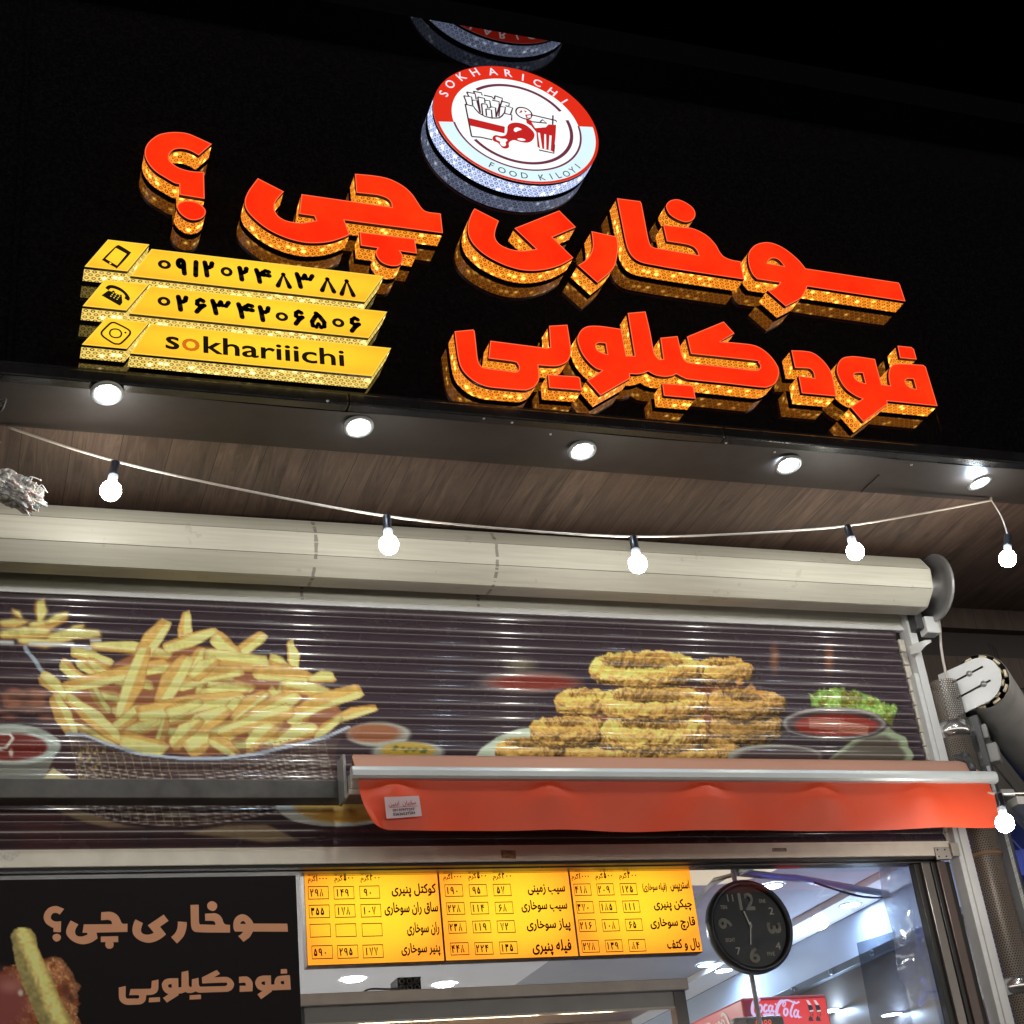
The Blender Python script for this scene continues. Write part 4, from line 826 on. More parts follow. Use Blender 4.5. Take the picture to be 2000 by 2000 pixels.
def printed(name, X, Zp, Yp, yflat, a, m, parent, gain):
    """grid X (columns) by rows (Zp, Yp) with the print as a point colour"""
    nx, nz = len(X), len(Zp); GX = np.tile(X, nz); GZ = np.repeat(Zp, nx); GY = np.repeat(Yp, nx)
    V = np.column_stack([GX, GY, GZ]); me = bpy.data.meshes.new(name); me.vertices.add(nx*nz); me.vertices.foreach_set('co', V.astype(np.float32).ravel())
    i = (np.arange(nz-1)[:, None]*nx+np.arange(nx-1)[None]).ravel(); q = np.column_stack([i, i+1, i+nx+1, i+nx]).astype(np.int32)
    me.loops.add(q.size); me.loops.foreach_set('vertex_index', q.ravel()); me.polygons.add(len(q)); me.polygons.foreach_set('loop_start', np.arange(0, q.size, 4, dtype=np.int32))
    me.update(calc_edges=True)
    px, py = projv(np.column_stack([GX, np.full(len(GX), yflat), GZ])); c = np.clip(lin(np.clip(sample(a, px, py), 0, 255))*gain, 0, .9)
    at = me.color_attributes.new('print', 'FLOAT_COLOR', 'POINT'); at.data.foreach_set('color', np.column_stack([c, np.ones(len(c))]).astype(np.float32).ravel())
    o = link(name, me, parent, m, True); return o
def m_print(name, rough, coat, grime=.2, ior=1.45):
    m = N(name); a = m.n('ShaderNodeVertexColor', layer_name='print').outputs[0]; p = m.pos()
    d = m.noise(m.vscale(p, (3, 3, 60)), 1., 4); col = m.mix(m.ma('MULTIPLY', d, grime), a, (.05, .045, .045))
    nz = m.noise(p, 12., 4); m.bsdf(base=col, rough=m.ma('MULTIPLY_ADD', nz, .14, rough), coat=coat, coatr=.10, ior=ior, normal=m.bump(m.noise(p, 18., 2), .04, .004)); return m.m
zr = oY(860, 1213.6, 0)[2]; PIT = .0593; rows = []
k = 0; z = zr+PIT
while z > 3.075:
    for t in np.linspace(0, 1, 13)[:-1]:
        # convex slat with a hooked interlock: dark groove then a bright lip
        y = -.0105*math.sin(math.pi*min(1, max(0, (t-.05)/.95)))**.75 if t > .05 else .001
        rows.append((z-PIT*t, y))
    z -= PIT
rows = [r for r in rows if 3.075 < r[0] < zl0+.002]
Xc = np.arange(SXL, SXR, .004)
printed('printed_curtain', Xc, np.array([r[0] for r in rows]), np.array([r[1] for r in rows]), -.004, art, m_print('printed_slats', .19, .6), sh, 1.3)
kb = B(); ke = B()
for i in range(17):
    zz = zr+PIT-i*PIT
    if 3.1 < zz < zl0-.03: B().box(SXR, SXR+.028, -.014, .008, zz-PIT+.0015, zz-.0015, bev=.003).build('slat_end', plain('slat_end_paint', (.50, .47, .41), .45, var=.2, scale=40), sh)
z0r, z1r = 3.038, 3.098
boxpart('bottom_rail', M_IVORY, sh, SXL, 3.655, -.034, .004, z0r, z1r-.011, bev=.003); boxpart('bottom_rail', M_IVORY, sh, SXL, 3.65, -.026, .002, z1r-.010, z1r, bev=.002)
boxpart('rail_seal', M_BLACK, sh, SXL, 3.645, -.026, .0, z0r-.010, z0r-.0005)
lb = B(); q0, q1 = oY(1823, 1654, -.036), oY(1853, 1680, -.036); lb.box(q0[0], q1[0]+.015, -.042, -.0345, q1[2]+.002, q0[2]-.002, bev=.002)
lb.box(q1[0]+.015, q1[0]+.05, -.050, -.043, q1[2]+.012, q0[2]+.012, bev=.002); lk = lb.build('lock_bracket', plain('bracket_zinc', (.45, .43, .40), .35, metal=.6), sh)
rv = B()
for fx in (.2, .8):
    for fz in (.25, .75): rv.lathe((q0[0]+(q1[0]-q0[0])*fx, -.042, q1[2]+(q0[2]-q1[2])*fz), (0, -1, 0), [(.0035, -.001), (.0032, .002), (0, .003)], 10)
rv.build('rivet', M_GREY, lk)
fl = B().lathe((3.705, DYC, DZC), (1, 0, 0), [(.045, 0), (.045, .075), (.10, .08), (.135, .072), (.142, .076), (.142, .082), (0, .088)], 48)
fl.build('end_flange', plain('flange_steel', (.33, .33, .34), .42, metal=.5, var=.2), sh)
hb = B().box(3.735, 3.80, -.115, -.06, 3.955, 4.03, bev=.004); hb.build('bearing_bracket', M_WHITE, sh); boxpart('bearing_plate', M_GREY, sh, 3.70, 3.735, -.10, -.02, 3.98, 4.12, bev=.003)
gd = thing('guide_rail', 'white aluminium guide rail at the right edge of the shutter', 'rail', (3.69, -.03, .13))
boxpart('front_profile', M_WHITE, gd, 3.69, 3.727, -.05, .02, .13, 4.10, bev=.002); boxpart('inner_profile', M_WHITE, gd, 3.668, 3.689, -.045, .02, .13, 3.80, bev=.002)
hk = B(); h0 = oY(1790, 1268, -.06)
hk.add([h0+np.array(v) for v in [(-.035, 0, -.025), (-.01, -.03, -.028), (.02, -.045, .0), (.045, -.05, .012), (-.035, 0, .012), (-.01, -.03, .016), (.02, -.045, .022), (.045, -.05, .022)]], [(0, 1, 5, 4), (1, 2, 6, 5), (2, 3, 7, 6)], True)
hk.build('stop_tab', plain('tab_grey', (.4, .4, .4), .4, metal=.4), gd)
def paper(name, px, Y, m, label):
    c = [oY(x, y, Y) for x, y in px]; b = B(); b.add([q+np.array([0, dy, 0]) for dy in (0, .0006) for q in c], [(0, 1, 2, 3), (7, 6, 5, 4), (0, 4, 5, 1), (1, 5, 6, 2), (2, 6, 7, 3), (3, 7, 4, 0)]); return tag(b.build(name, m), label, 'sticker')
M_OLD = plain('old_sticker', (.33, .22, .12), .5, var=.5, scale=90)
paper('old_sticker', [(978, 1660), (1007, 1661), (1008, 1677), (980, 1676)], -.0352, M_OLD, 'small worn brown sticker on the shutter bottom rail above the price boards')
paper('old_sticker', [(1508, 1656), (1536, 1656), (1537, 1663), (1509, 1663)], -.0352, plain('smudged_tape', (.22, .18, .14), .5, var=.7, scale=120), 'small smudged tape mark on the bottom rail between clock and lock bracket')
tp_ = paper('torn_label', [(-40, 1668), (38, 1663), (42, 1668), (22, 1681), (-40, 1686)], -.0355, plain('torn_paper', (.62, .60, .56), .5, var=.3, scale=60), 'torn pale paper label peeling off the left end of the bottom rail')
# ------------------------------------------------------------------ awning
def m_canvas():
    m = N('red_canvas'); p = m.pos(); wv = m.noise(m.vscale(p, (700, 700, 700)), 1., 2); n = m.noise(p, 4., 4)
    col = m.ramp(n, (.3, (.74, .072, .024)), (.7, (.84, .092, .032)))
    d = m.n('ShaderNodeBsdfDiffuse', {'Color': col, 'Normal': m.bump(wv, .15, .002)}).outputs[0]; t = m.n('ShaderNodeBsdfTranslucent', {'Color': (.75, .08, .02, 1)}).outputs[0]
    g = m.n('ShaderNodeBsdfGlossy', {'Roughness': .45, 'Color': (1, 1, 1, 1)}).outputs[0]
    a = m.n('ShaderNodeMixShader', {0: .30, 1: d, 2: t}).outputs[0]; b = m.n('ShaderNodeMixShader', {0: .035, 1: a, 2: g}).outputs[0]; m.t.links.new(b, m.out.inputs[0]); return m.m
M_CANV = m_canvas()
aw = thing('awning', 'short red canvas awning rolled out over the menu boards with grey front bar', 'awning', (2.45, -.15, 3.3))
YBAR = -.35; zb1, zb0 = oY(1300, 1503, YBAR)[2], oY(1300, 1528, YBAR)[2]; xa, xb = oY(686, 1516, YBAR)[0], oY(1940, 1513, YBAR)[0]
pr = [(0, 0), (-.018, .004), (-.024, .012), (-.024, .030), (-.020, .042), (-.010, .048), (.01, .048), (.016, .03), (.016, .006)]
sc = (zb1-zb0)/.048; V = []; 
for x in (xa, xb): V += [(x, YBAR+y, zb0+z*sc) for y, z in pr]
n = len(pr); mesh('front_bar', V, [(k, (k+1) % n, n+(k+1) % n, n+k) for k in range(n)]+[tuple(range(n))[::-1], tuple(range(n, 2*n))], plain('bar_aluminium', (.56, .60, .62), .38, metal=.2, var=.06, scale=8), aw)
zrl = oY(1300, 1480, -.15)[2]; xra, xrb = oY(690, 1479, -.15)[0], oY(1885, 1481, -.15)[0]
V = []; Fc = []; nx = 60
for i in range(nx+1):
    f = i/nx
    for j, (y, z) in enumerate([(-.10, zrl-.06), (-.13, zrl-.012), (-.15, zrl), (-.20, zrl-.028), (YBAR+.012, zb1-.006)]):
        g = [0, .0, .0, .4, 1][j]; x = (xra+(xrb-xra)*f)*(1-g)+(xa+.02+(xb-.05-xa)*f)*g; V.append((x, y, z+.002*math.sin(f*19)*(j == 3)))
for i in range(nx):
    for j in range(4): Fc.append((i*5+j, (i+1)*5+j, (i+1)*5+j+1, i*5+j+1))
mesh('roof_canvas', V, Fc, plain('faded_canvas', (.50, .26, .19), .7, var=.06, scale=3, bump=.1, bscale=300), aw, True)
xv0, xv1 = oY(700, 1535, YBAR)[0], oY(1930, 1530, YBAR)[0]; zv = oY(1300, 1622, YBAR)[2]; V = []; Fc = []; nx, nz = 260, 30
pk = [(1.0, .035), (1.55, .02), (2.15, .035), (2.62, .02), (3.05, .04), (3.42, .04)]
for i in range(nx+1):
    x = xv0+(xv1-xv0)*i/nx
    for j in range(nz+1):
        g = j/nz; y = YBAR-.004+.012*g
        for c, wd in pk:
            dx = (x-xv0-(c-1.0)*.98-.12); wdt = .035+.20*g; y -= .026*math.exp(-(dx/wdt)**2*2.2)*min(1, g*2.6)*(1-.45*g)
        y += .006*math.sin(x*6.1+2)*g+.004*math.sin(x*17.+g*3)*g
        e = max(0, 1-(x-xv0)/.09); y -= .05*e*e*g*g; xx = x-.018*(1-g)*0+.03*e*g*g*(1 if j else 0); er = max(0, 1-(xv1-x)/.05)
        z = zb0+.010-(zb0+.010-zv)*g*(1+.022*math.sin(x*2.6+.6)+.010*math.sin(x*9)-.05*e); V.append((xx+er*.012*g, y, z))
for i in range(nx):
    for j in range(nz): Fc.append((i*(nz+1)+j, (i+1)*(nz+1)+j, (i+1)*(nz+1)+j+1, i*(nz+1)+j+1))
vl = mesh('valance', V, Fc, M_CANV, aw, True)
st = thing('maker_sticker', 'small pale printed sticker on the red valance of the awning', 'sticker', oY(786, 1576, YBAR-.03))
c4 = [oY(750.5, 1556.5, YBAR-.034), oY(818, 1554.5, YBAR-.034), oY(824, 1594, YBAR-.030), oY(755, 1599, YBAR-.030)]
NS = 10
def stk(u, v, off=0.):
    a = c4[0]*(1-u)+c4[1]*u; b = c4[3]*(1-u)+c4[2]*u; q = a*(1-v)+b*v; return q+np.array([0, -off+.0015*math.sin(u*5), 0])
mesh('label_paper', [stk(i/NS, j/6) for j in range(7) for i in range(NS+1)], [(j*(NS+1)+i, j*(NS+1)+i+1, (j+1)*(NS+1)+i+1, (j+1)*(NS+1)+i) for j in range(6) for i in range(NS)], plain('sticker_paper', (.55, .42, .45), .35), st, True)
fs = lambda p: stk(p[0], 1-p[1], .0012)
b = B(); text_in(b, 'سایبان', fs, .50, .88, .52, .80, .01); text_in(b, 'آبتین', fs, .10, .42, .52, .80, .01); stroke(b, [(.12, .50), (.92, .50)], .02, fs); b.build('sticker_text', plain('sticker_red', (.35, .02, .03), .5), st)
b = B(); text_in(b, '09197977297', fs, .20, .82, .30, .43, .02); text_in(b, '02636537584', fs, .20, .82, .11, .25, .02); b.build('sticker_text', M_BLACK, st)
boxpart('roller_tube', plain('roller_dark', (.05, .045, .045), .5), aw, xra, xrb, -.14, -.06, zrl-.09, zrl-.03, bev=.02)
bl = B(); q0, q1 = oY(669, 1476, -.22), oY(684, 1562, -.22); bl.box(q0[0]-.004, q0[0]+.006, -.235, -.15, q1[2], q0[2], bev=.002); bl.build('end_bracket', plain('bracket_silver', (.42, .43, .44), .3, metal=.6), aw)
bl = B(); bl.box(q0[0]+.01, q0[0]+.05, -.27, -.20, q1[2]+.02, q1[2]+.075, bev=.004); bl.box(q0[0]+.0, q0[0]+.07, -.28, -.18, q1[2]-.002, q1[2]+.016, bev=.003); bl.build('arm_knuckle', plain('knuckle_cream', (.45, .40, .34), .4), aw)
rb = B().tube([oY(1868, 1478, -.12), oY(1892, 1486, -.20), oY(1900, 1503, -.30)], .013, 10); rb.lathe(oY(1884, 1480, -.17), (1, 0, 0), [(.0, -.012), (.022, -.012), (.022, .012), (0, .012)], 16); rb.build('end_arm', M_GREY, aw)
q0, q1 = oY(671, 1530, -.12), oY(671, 1563, -.12)
tag(boxpart('support_beam', plain('beam_grey', (.10, .098, .096), .42, metal=.25, var=.35, scale=12, bump=.15, bscale=40), None, SXL, q0[0]-.006, -.14, -.06, q1[2], q0[2]+.006, bev=.004), 'long dark grey square beam across the fries picture, left of the awning', 'beam')
# ------------------------------------------------------------------ storefront window and what stands in it
def m_glass(name, tint=(.9, .93, .95), k=.06, rough=.02):
    m = N(name); fr = m.n('ShaderNodeFresnel', {'IOR': 1.5}).outputs[0]; t = m.n('ShaderNodeBsdfTransparent', {'Color': (*tint, 1)}).outputs[0]; g = m.n('ShaderNodeBsdfGlossy', {'Roughness': rough, 'Color': (.9, .9, .9, 1)}).outputs[0]
    x = m.n('ShaderNodeMixShader', {0: m.ma('ADD', fr, k-.04), 1: t, 2: g}).outputs[0]; m.t.links.new(x, m.out.inputs[0]); return m.m
M_FRB = plain('brown_frame', (.10, .075, .07), .35, metal=.4, var=.15); M_FRG = plain('grey_frame', (.17, .16, .155), .3, metal=.6, var=.15); M_STEEL = plain('brushed_steel', (.60, .50, .43), .34, metal=.35, var=.12, scale=12)
wn = thing('shop_window', 'glazed shop front window with dark metal frame below the shutter', 'window', (2.3, .05, .13))
ZHD = oY(1600, 1693, .05)[2]
boxpart('head_frame', M_FRB, wn, SXL, 3.64, -.005, .05, ZHD+.012, ZHD+.05, bev=.002); boxpart('head_frame', M_FRG, wn, SXL, 3.60, .012, .07, ZHD, ZHD+.0115)
for x0, x1, y0, y1, mt in [(3.625, 3.65, .0, .05, M_BLACK), (3.585, 3.624, -.01, .05, M_FRB), (3.565, 3.584, .0, .05, M_BLACK), (3.525, 3.564, .006, .06, M_FRG), (3.50, 3.524, .02, .06, M_BLACK)]: boxpart('jamb_frame', mt, wn, x0, x1, y0, y1, .13, ZHD-.001, bev=.003)
boxpart('glass_pane', m_glass('window_glass'), wn, SXL, 3.50, .052, .056, .13, ZHD-.001)
# left poster board
po = thing('menu_poster', 'black hanging poster with orange shop lettering, a giant fry and fried chicken', 'poster', (.5, -.03, 2.0))
YP = -.032; pxr = oY(583, 1850, YP)[0]; ztop = oY(300, 1714, YP)[2]; zbot = 2.05
pa = Art(-260, 1690, 920, 620, (23, 18, 21)); ZP = lambda a, b: (.3209*a, 1660+.3209*b)
pa.crust([ZP(*q) for q in [(-100, 760), (0, 735), (50, 700), (110, 690), (200, 670), (290, 652), (360, 660), (410, 690), (440, 750), (455, 790), (490, 835), (470, 880), (485, 930), (470, 980), (500, 1090), (470, 1260), (330, 1400), (100, 1450), (-200, 1400), (-350, 1200), (-330, 900), (-200, 780)]], (172, 116, 80), 10)
pa.ell(*ZP(-10, 930), 62, 60, (132, 72, 68), 40); pa.ell(*ZP(60, 830), 20, 12, (160, 104, 96), 14); pa.ell(*ZP(125, 870), 5, 6, (196, 186, 176), 4); pa.ell(*ZP(400, 850), 9, 14, (104, 62, 46), 9); pa.ell(*ZP(430, 900), 6, 9, (92, 58, 46), 6)
def fcol(X, Y, sd, w):
    v = np.clip((X-ZP(70, 0)[0]-(Y-ZP(0, 500)[1])*.42)/40., 0, 1)[..., None]; nz = pa.n1[w[0]:w[1], w[2]:w[3]][..., None]
    return (np.array([122, 112, 74.])*(1-v)+np.array([170, 152, 92.])*np.sin(v*2.2))*1.1*(.86+.28*nz)+np.array([16, 16, 8])
pa.poly([ZP(*q) for q in [(66, 530), (80, 490), (120, 470), (185, 478), (215, 515), (232, 600), (300, 740), (380, 930), (460, 1090), (600, 1450), (640, 1580), (580, 1610), (480, 1590), (400, 1420), (250, 1090), (190, 940), (130, 800), (95, 690)]], fcol, 1.5, 2)
Xp = np.arange(SXL, pxr, .0036); Zp = np.linspace(ztop, zbot, 220); printed('printed_panel', np.append(Xp, pxr), Zp, np.full(220, YP), YP, pa, m_print('poster_print', .5, .0, .05, 1.2), po, 1.25)
boxpart('backing_board', M_BLACK, po, SXL, pxr-.001, YP+.001, YP+.012, zbot, ztop-.001)
M_ORL = plain('orange_vinyl', (.70, .33, .18), .5, var=.05)
b = B()
pz = lambda a, c: oY(*ZP(a, c), YP)
def row_on_poster(groups, zt, zb_):
    L = []
    for row, x0_, x1_ in groups:
        for nm, loops in row:
            L.append([[XZ(q, YF) for q in outline(t, *z)] for t, z in loops])
    z0 = min(q[1] for lp in L for q in lp[0]); z1 = max(q[1] for lp in L for q in lp[0]); i = 0
    for row, xa_, xb_ in groups:
        G_ = L[i:i+len(row)]; i += len(row); x0 = min(q[0] for lp in G_ for q in lp[0]); x1 = max(q[0] for lp in G_ for q in lp[0]); XA, XB = pz(xa_, 500)[0], pz(xb_, 500)[0]
        for lp in G_: b.poly([[(XA+(q[0]-x0)/(x1-x0)*(XB-XA), zb_+(q[1]-z0)/(z1-z0)*(zt-zb_)) for q in l] for l in lp], onplane(YP-.0015))
row_on_poster([(ROW1[0:2], 262, 385), (ROW1[2:4], 402, 775), (ROW1[4:5], 805, 1025), (ROW1[5:6], 1040, 1137), (ROW1[6:8], 1160, 1400), (ROW1[8:9], 1420, 1752)], pz(1305, 312)[2], pz(672, 602)[2])
row_on_poster([(ROW2[0:2], 728, 975), (ROW2[2:4], 985, 1418), (ROW2[4:5], 1448, 1530), (ROW2[5:7], 1545, 1757)], pz(1712, 715)[2], pz(810, 943)[2])
b.build('poster_lettering', M_ORL, po)
# menu boards
M_MENU = [m_lightbox('menu_acrylic', (1.9, 1.02, .028), (1.7, .50, .022), 1.0)]
M_MINK = plain('menu_ink', (.05, .012, .003), .5)
YM = .085; grp = 'yellow illuminated price boards'
mq = [oY(*q, YM) for q in [(591, 1698), (857, 1695), (1108, 1693), (1346, 1689), (600, 1883), (867, 1876), (1133, 1869), (1375, 1863)]]
MZ0, MZ1 = float(np.mean([q[2] for q in mq[4:]])), float(np.mean([q[2] for q in mq[:4]])); MX = [float(mq[i][0]+mq[i+4][0])/2 for i in range(4)]
def menu(i, zreg, cw, ch, cols, names, heads, vals, label):
    x0, x1 = MX[i]+.0015, MX[i+1]-.0015; t = thing('price_board', label, 'menu board', ((x0+x1)/2, YM+.03, MZ0), grp)
    fr = B(); fr.box(x0, x1, YM+.002, YM+.058, MZ0, MZ1, bev=.002); fr.build('box_casing', plain('casing_brown', (.10, .055, .03), .4, var=.2), t)
    mesh('lit_face', [(x0+.002, YM, MZ0+.002), (x1-.002, YM, MZ0+.002), (x1-.002, YM, MZ1-.002), (x0+.002, YM, MZ1-.002)], [(0, 1, 2, 3)], M_MENU[0], t)
    ox, oy, s = zreg; Wp = lambda a, c: XZ((ox+s*a, oy+s*c), YM); fn = onplane(YM-.0012); ib = B(); tb_ = B()
    for r, row in enumerate(cols):
        for c, (a, d) in enumerate(row):
            p = Wp(a, d); k = s*.00164/ .15; w2, h2 = cw*s*.00168/2, ch*s*.00172/2; stroke(ib, [(p[0]-w2, p[1]-h2), (p[0]+w2, p[1]-h2), (p[0]+w2, p[1]+h2), (p[0]-w2, p[1]+h2)], .0034, fn, True)
            v = vals[r][c]; 
            if not v: continue
            dw = .0165; gx = p[0]-.006-(len(v)-1)*dw/2
            for q, chh in enumerate(v):
                xx = gx+q*dw; wd2 = .0045; sm = chh == '۰'
                if sm: tb_.poly([[(xx+.0028*math.cos(a_), p[1]-.003+.0032*math.sin(a_)) for a_ in np.linspace(0, 6.283, 9)[:-1]]], fn)
                else: digit(tb_, chh, fn, xx-(.0066 if chh != '۱' else .003), xx+(.0066 if chh != '۱' else .003), p[1]-.0125, p[1]+.0125, .0040)
    for (t_, (a0, c0_, a1_, c1_)) in names:
        X0, X1 = Wp(a0, (c0_+c1_)/2)[0], Wp(a1_, (c0_+c1_)/2)[0]; Z1, Z0 = Wp((a0+a1_)/2, c0_)[1], Wp((a0+a1_)/2, c1_)[1]
        text_in(tb_, t_, fn, X0, X1, Z0, Z1, .03)
    for t_, (a0, c0_, a1_, c1_) in heads:
        ym = (c0_+c1_)/2; X0, X1 = Wp(a0, ym)[0], Wp(a1_, ym)[0]; Z1, Z0 = Wp((a0+a1_)/2, c0_)[1], Wp((a0+a1_)/2, c1_)[1]; W_ = X1-X0; H_ = Z1-Z0
        text_in(tb_, 'گرم', fn, X0, X0+W_*(.46 if t_[0] != '۱' else .42), Z0, Z1-.1*H_, .02); n0 = t_.count('۰'); dx0 = X0+W_*(.50 if t_[0] != '۱' else .45)
        digit(tb_, t_[0], fn, dx0, dx0+(W_*.16 if t_[0] != '۱' else W_*.06), Z0+.25*H_, Z1, .0036)
        for q in range(n0): xx = X0+W_*(.78+.2*q/1 if n0 == 2 else .64+.17*q); tb_.poly([[(xx+.0024*math.cos(a_), Z0+.55*H_+.0028*math.sin(a_)) for a_ in np.linspace(0, 6.283, 9)[:-1]]], fn)
    ib.build('price_cell', M_MINK, t); tb_.build('board_text', M_MINK, t); return t
ZAa, ZBb, ZCc = (580, 1680, .1501), (850, 1680, .13975), (1100, 1680, .1501)
H3 = ['۱۰۰۰گرم', '۵۰۰گرم', '۳۰۰گرم']
menu(0, ZAa, 275, 165, [[(278, 425), (610, 425), (945, 418)], [(290, 668), (625, 662), (962, 658)], [(303, 917), (637, 913), (977, 907)], [(328, 1198), (660, 1192), (990, 1187)]],
     [('کوکتل پنیری', (1228, 305, 1810, 485)), ('ساق ران سوخاری', (1135, 545, 1835, 720)), ('ران سوخاری', (1430, 805, 1850, 985)), ('پنیر سوخاری', (1355, 1075, 1865, 1255))], list(zip(H3, [(140, 190, 385, 305), (485, 180, 725, 300), (825, 180, 1070, 295)])),
     [['۲۹۸', '۱۴۹', '۹۰'], ['۳۵۵', '۱۷۸', '۱۰۷'], ['', '', ''], ['۵۹۰', '۲۹۵', '۱۷۷']], 'yellow price board with a row of empty cells, next to the black poster')
menu(1, ZBb, 275, 170, [[(260, 425), (598, 423), (935, 418)], [(285, 677), (620, 672), (962, 668)], [(310, 938), (650, 933), (990, 930)], [(340, 1240), (680, 1235), (1025, 1225)]],
     [('سیب زمینی', (1290, 335, 1815, 490)), ('سیب سوخاری', (1200, 555, 1845, 730)), ('پیاز سوخاری', (1275, 820, 1890, 1005)), ('فیله پنیری', (1355, 1110, 1905, 1335))], list(zip(H3, [(110, 180, 360, 295), (460, 165, 705, 290), (805, 170, 1055, 290)])),
     [['۱۹۰', '۹۵', '۵۷'], ['۲۲۸', '۱۱۴', '۶۸'], ['۲۳۸', '۱۱۹', '۷۲'], ['۴۴۸', '۲۲۴', '۱۳۵']], 'middle yellow price board between the two others')
menu(2, ZCc, 255, 160, [[(250, 385), (548, 382), (850, 378)], [(283, 615), (582, 610), (885, 605)], [(315, 852), (618, 848), (920, 842)], [(355, 1123), (660, 1115), (962, 1110)]],
     [('استریپس', (1390, 255, 1640, 420)), ('(فیله سوخاری)', (1030, 295, 1345, 420)), ('چیکن پنیری', (1175, 505, 1675, 665)), ('قارچ سوخاری', (1130, 740, 1720, 920)), ('بال و کتف', (1350, 1020, 1775, 1185))], list(zip(H3, [(105, 165, 330, 270), (415, 155, 635, 265), (725, 150, 945, 262)])),
     [['۴۱۸', '۲۰۹', '۱۲۵'], ['۳۷۰', '۱۸۵', '۱۱۱'], ['۲۱۶', '۱۰۸', '۶۵'], ['۲۷۸', '۱۳۹', '۸۴']], 'yellow price board beside the round black clock')
# ------------------------------------------------------------------ shop interior
ZC_ = 3.30
inn = thing('shop_interior', 'bright white ceilinged shop room seen through the window', 'room', (2.3, 2.5, .13))
M_CEI = plain('ceiling_paint', (.82, .80, .78), .7, var=.05, scale=2); M_CEG = plain('ceiling_grey', (.42, .41, .43), .7, var=.06, scale=2); M_WBL = plain('wall_pale_blue', (.50, .58, .70), .5, var=.06, scale=2)
boxpart('ceiling_panel', M_CEI, inn, SXL, 3.0, .12, 6, ZC_, ZC_+.03); boxpart('ceiling_panel', M_CEG, inn, 3.002, 4.14, .12, 6, ZC_+.03, ZC_+.06); boxpart('ceiling_step', M_CEI, inn, 3.0, 3.006, .12, 6, ZC_+.004, ZC_+.06); boxpart('ceiling_panel', M_CEI, inn, 4.142, 4.365, .12, 6, ZC_-.004, ZC_+.03)
boxpart('side_wall', M_WBL, inn, 4.366, 4.40, .12, 6, 3.085, ZC_-.006)
rl_ = B().box(4.34, 4.40, .12, 6, 3.045, 3.084, bev=.004)
for k in range(9): rl_.lathe((4.34, .9+.42*k, 3.064), (-1, 0, 0), [(.016, 0), (.016, .01), (0, .014)], 10)
rl_.build('wall_rail', M_GREY, inn); boxpart('dark_wall', plain('dark_wall_panel', (.045, .038, .034), .35, var=.3, scale=2), inn, 4.38, 4.41, .12, 6, .13, 3.044)
boxpart('back_wall', M_CEI, inn, SXL, 4.4, 6, 6.05, .13, ZC_); boxpart('far_wall', M_CEI, inn, SXL-.05, SXL, .12, 6, .13, ZC_); boxpart('floor_tile', plain('floor_tiles', (.75, .74, .72), .3), inn, SXL, 4.4, .10, 6, .132, .14)
M_INL = glow('interior_led', (.56, .74, 1., 1), 210.)
M_INB = glow('counter_led', (1., .95, .88, 1), 2600.)
il = [(1507, 1729), (1660, 1766), (1380, 1883), (1413, 1894), (690, 1912), (868, 1922), (150, 1703), (1741, 1979), (1620, 1972)]
dn = [('flush ceiling downlight behind the upper edge of the black clock',), ('flush ceiling downlight nearest the hanging plastic sheet',), ('flush ceiling downlight at the lower corner of the right price board, left of a twin',), ('flush ceiling downlight next to the clock pole, right of a twin',), ('flush ceiling downlight just left of the small black speaker',), ('flush ceiling downlight just right of the small black speaker',), ('ceiling downlight shining above the top edge of the black poster',), ('small far ceiling downlight right of the red fridge header, farther one',), ('small far ceiling downlight touching the red fridge header',)]
c0_ = None
for (px, py), (lb,) in zip(il, dn):
    q = oZ(px, py, ZC_); zz = ZC_
    if 3.0 < q[0] < 4.14: zz = ZC_+.03; q = oZ(px, py, zz)
    if py > 1960: q = oX(px, py, 4.33); q[2] = min(q[2], 3.2); zz = q[2]
    if c0_ is None:
        t = thing('ceiling_downlight', lb, 'light', (0, 0, 0), 'ceiling downlights inside the shop'); B().lathe((0, 0, 0), (0, 0, -1), [(.062, 0), (.060, .006), (.05, .007)], 28).build('trim_ring', M_WHITE, t); B().lathe((0, 0, 0), (0, 0, -1), [(.05, .005), (0, .006)], 24).build('lamp_face', M_INL, t); c0_ = t
    else: t = dup(c0_, lb)
    t.location = (q[0], q[1], zz-.001)
    if q[0] < 3.0:
        for k in t.children:
            if k.name.startswith('lamp_face'): k.data = k.data.copy(); k.data.materials[0] = M_INB
# round cream ceiling lamp, metal channel
q = oZ(1415, 1682, ZC_+.01); rl_ = B().lathe((q[0], q[1], ZC_-.012), (0, 0, -1), [(.0, -.01), (.27, -.01), (.27, .01), (.25, .016), (0, .018)], 48).build('round_lamp', glow('cream_lamp', (1., .80, .55, 1), .85), None); tag(rl_, 'round cream ceiling lamp peeking out behind the clock top', 'light')
ch_ = B(); P = [oZ(1350, 1772, 3.21), oZ(1395, 1722, 3.21), oZ(1440, 1704, 3.21), oZ(1560, 1716, 3.21), oZ(1735, 1746, 3.21)]; ch_.tube(P, .017, 4); ch_.tube([oZ(1436, 1708, 3.21), oZ(1478, 1690, 3.2)], .012, 4); tag(ch_.build('cable_channel', plain('galvanised', (.42, .43, .45), .35, metal=.5)), 'bent grey metal channel running under the shop ceiling', 'channel')
cw_ = B().tube(cr3([oZ(1590, 1724, 3.17), oZ(1660, 1746, 3.12), oZ(1700, 1753, 3.13), oZ(1740, 1752, 3.16)], 6), .005, 6); tag(cw_.build('slack_cable', M_GREY), 'thin slack cable hanging under the metal channel', 'cable')
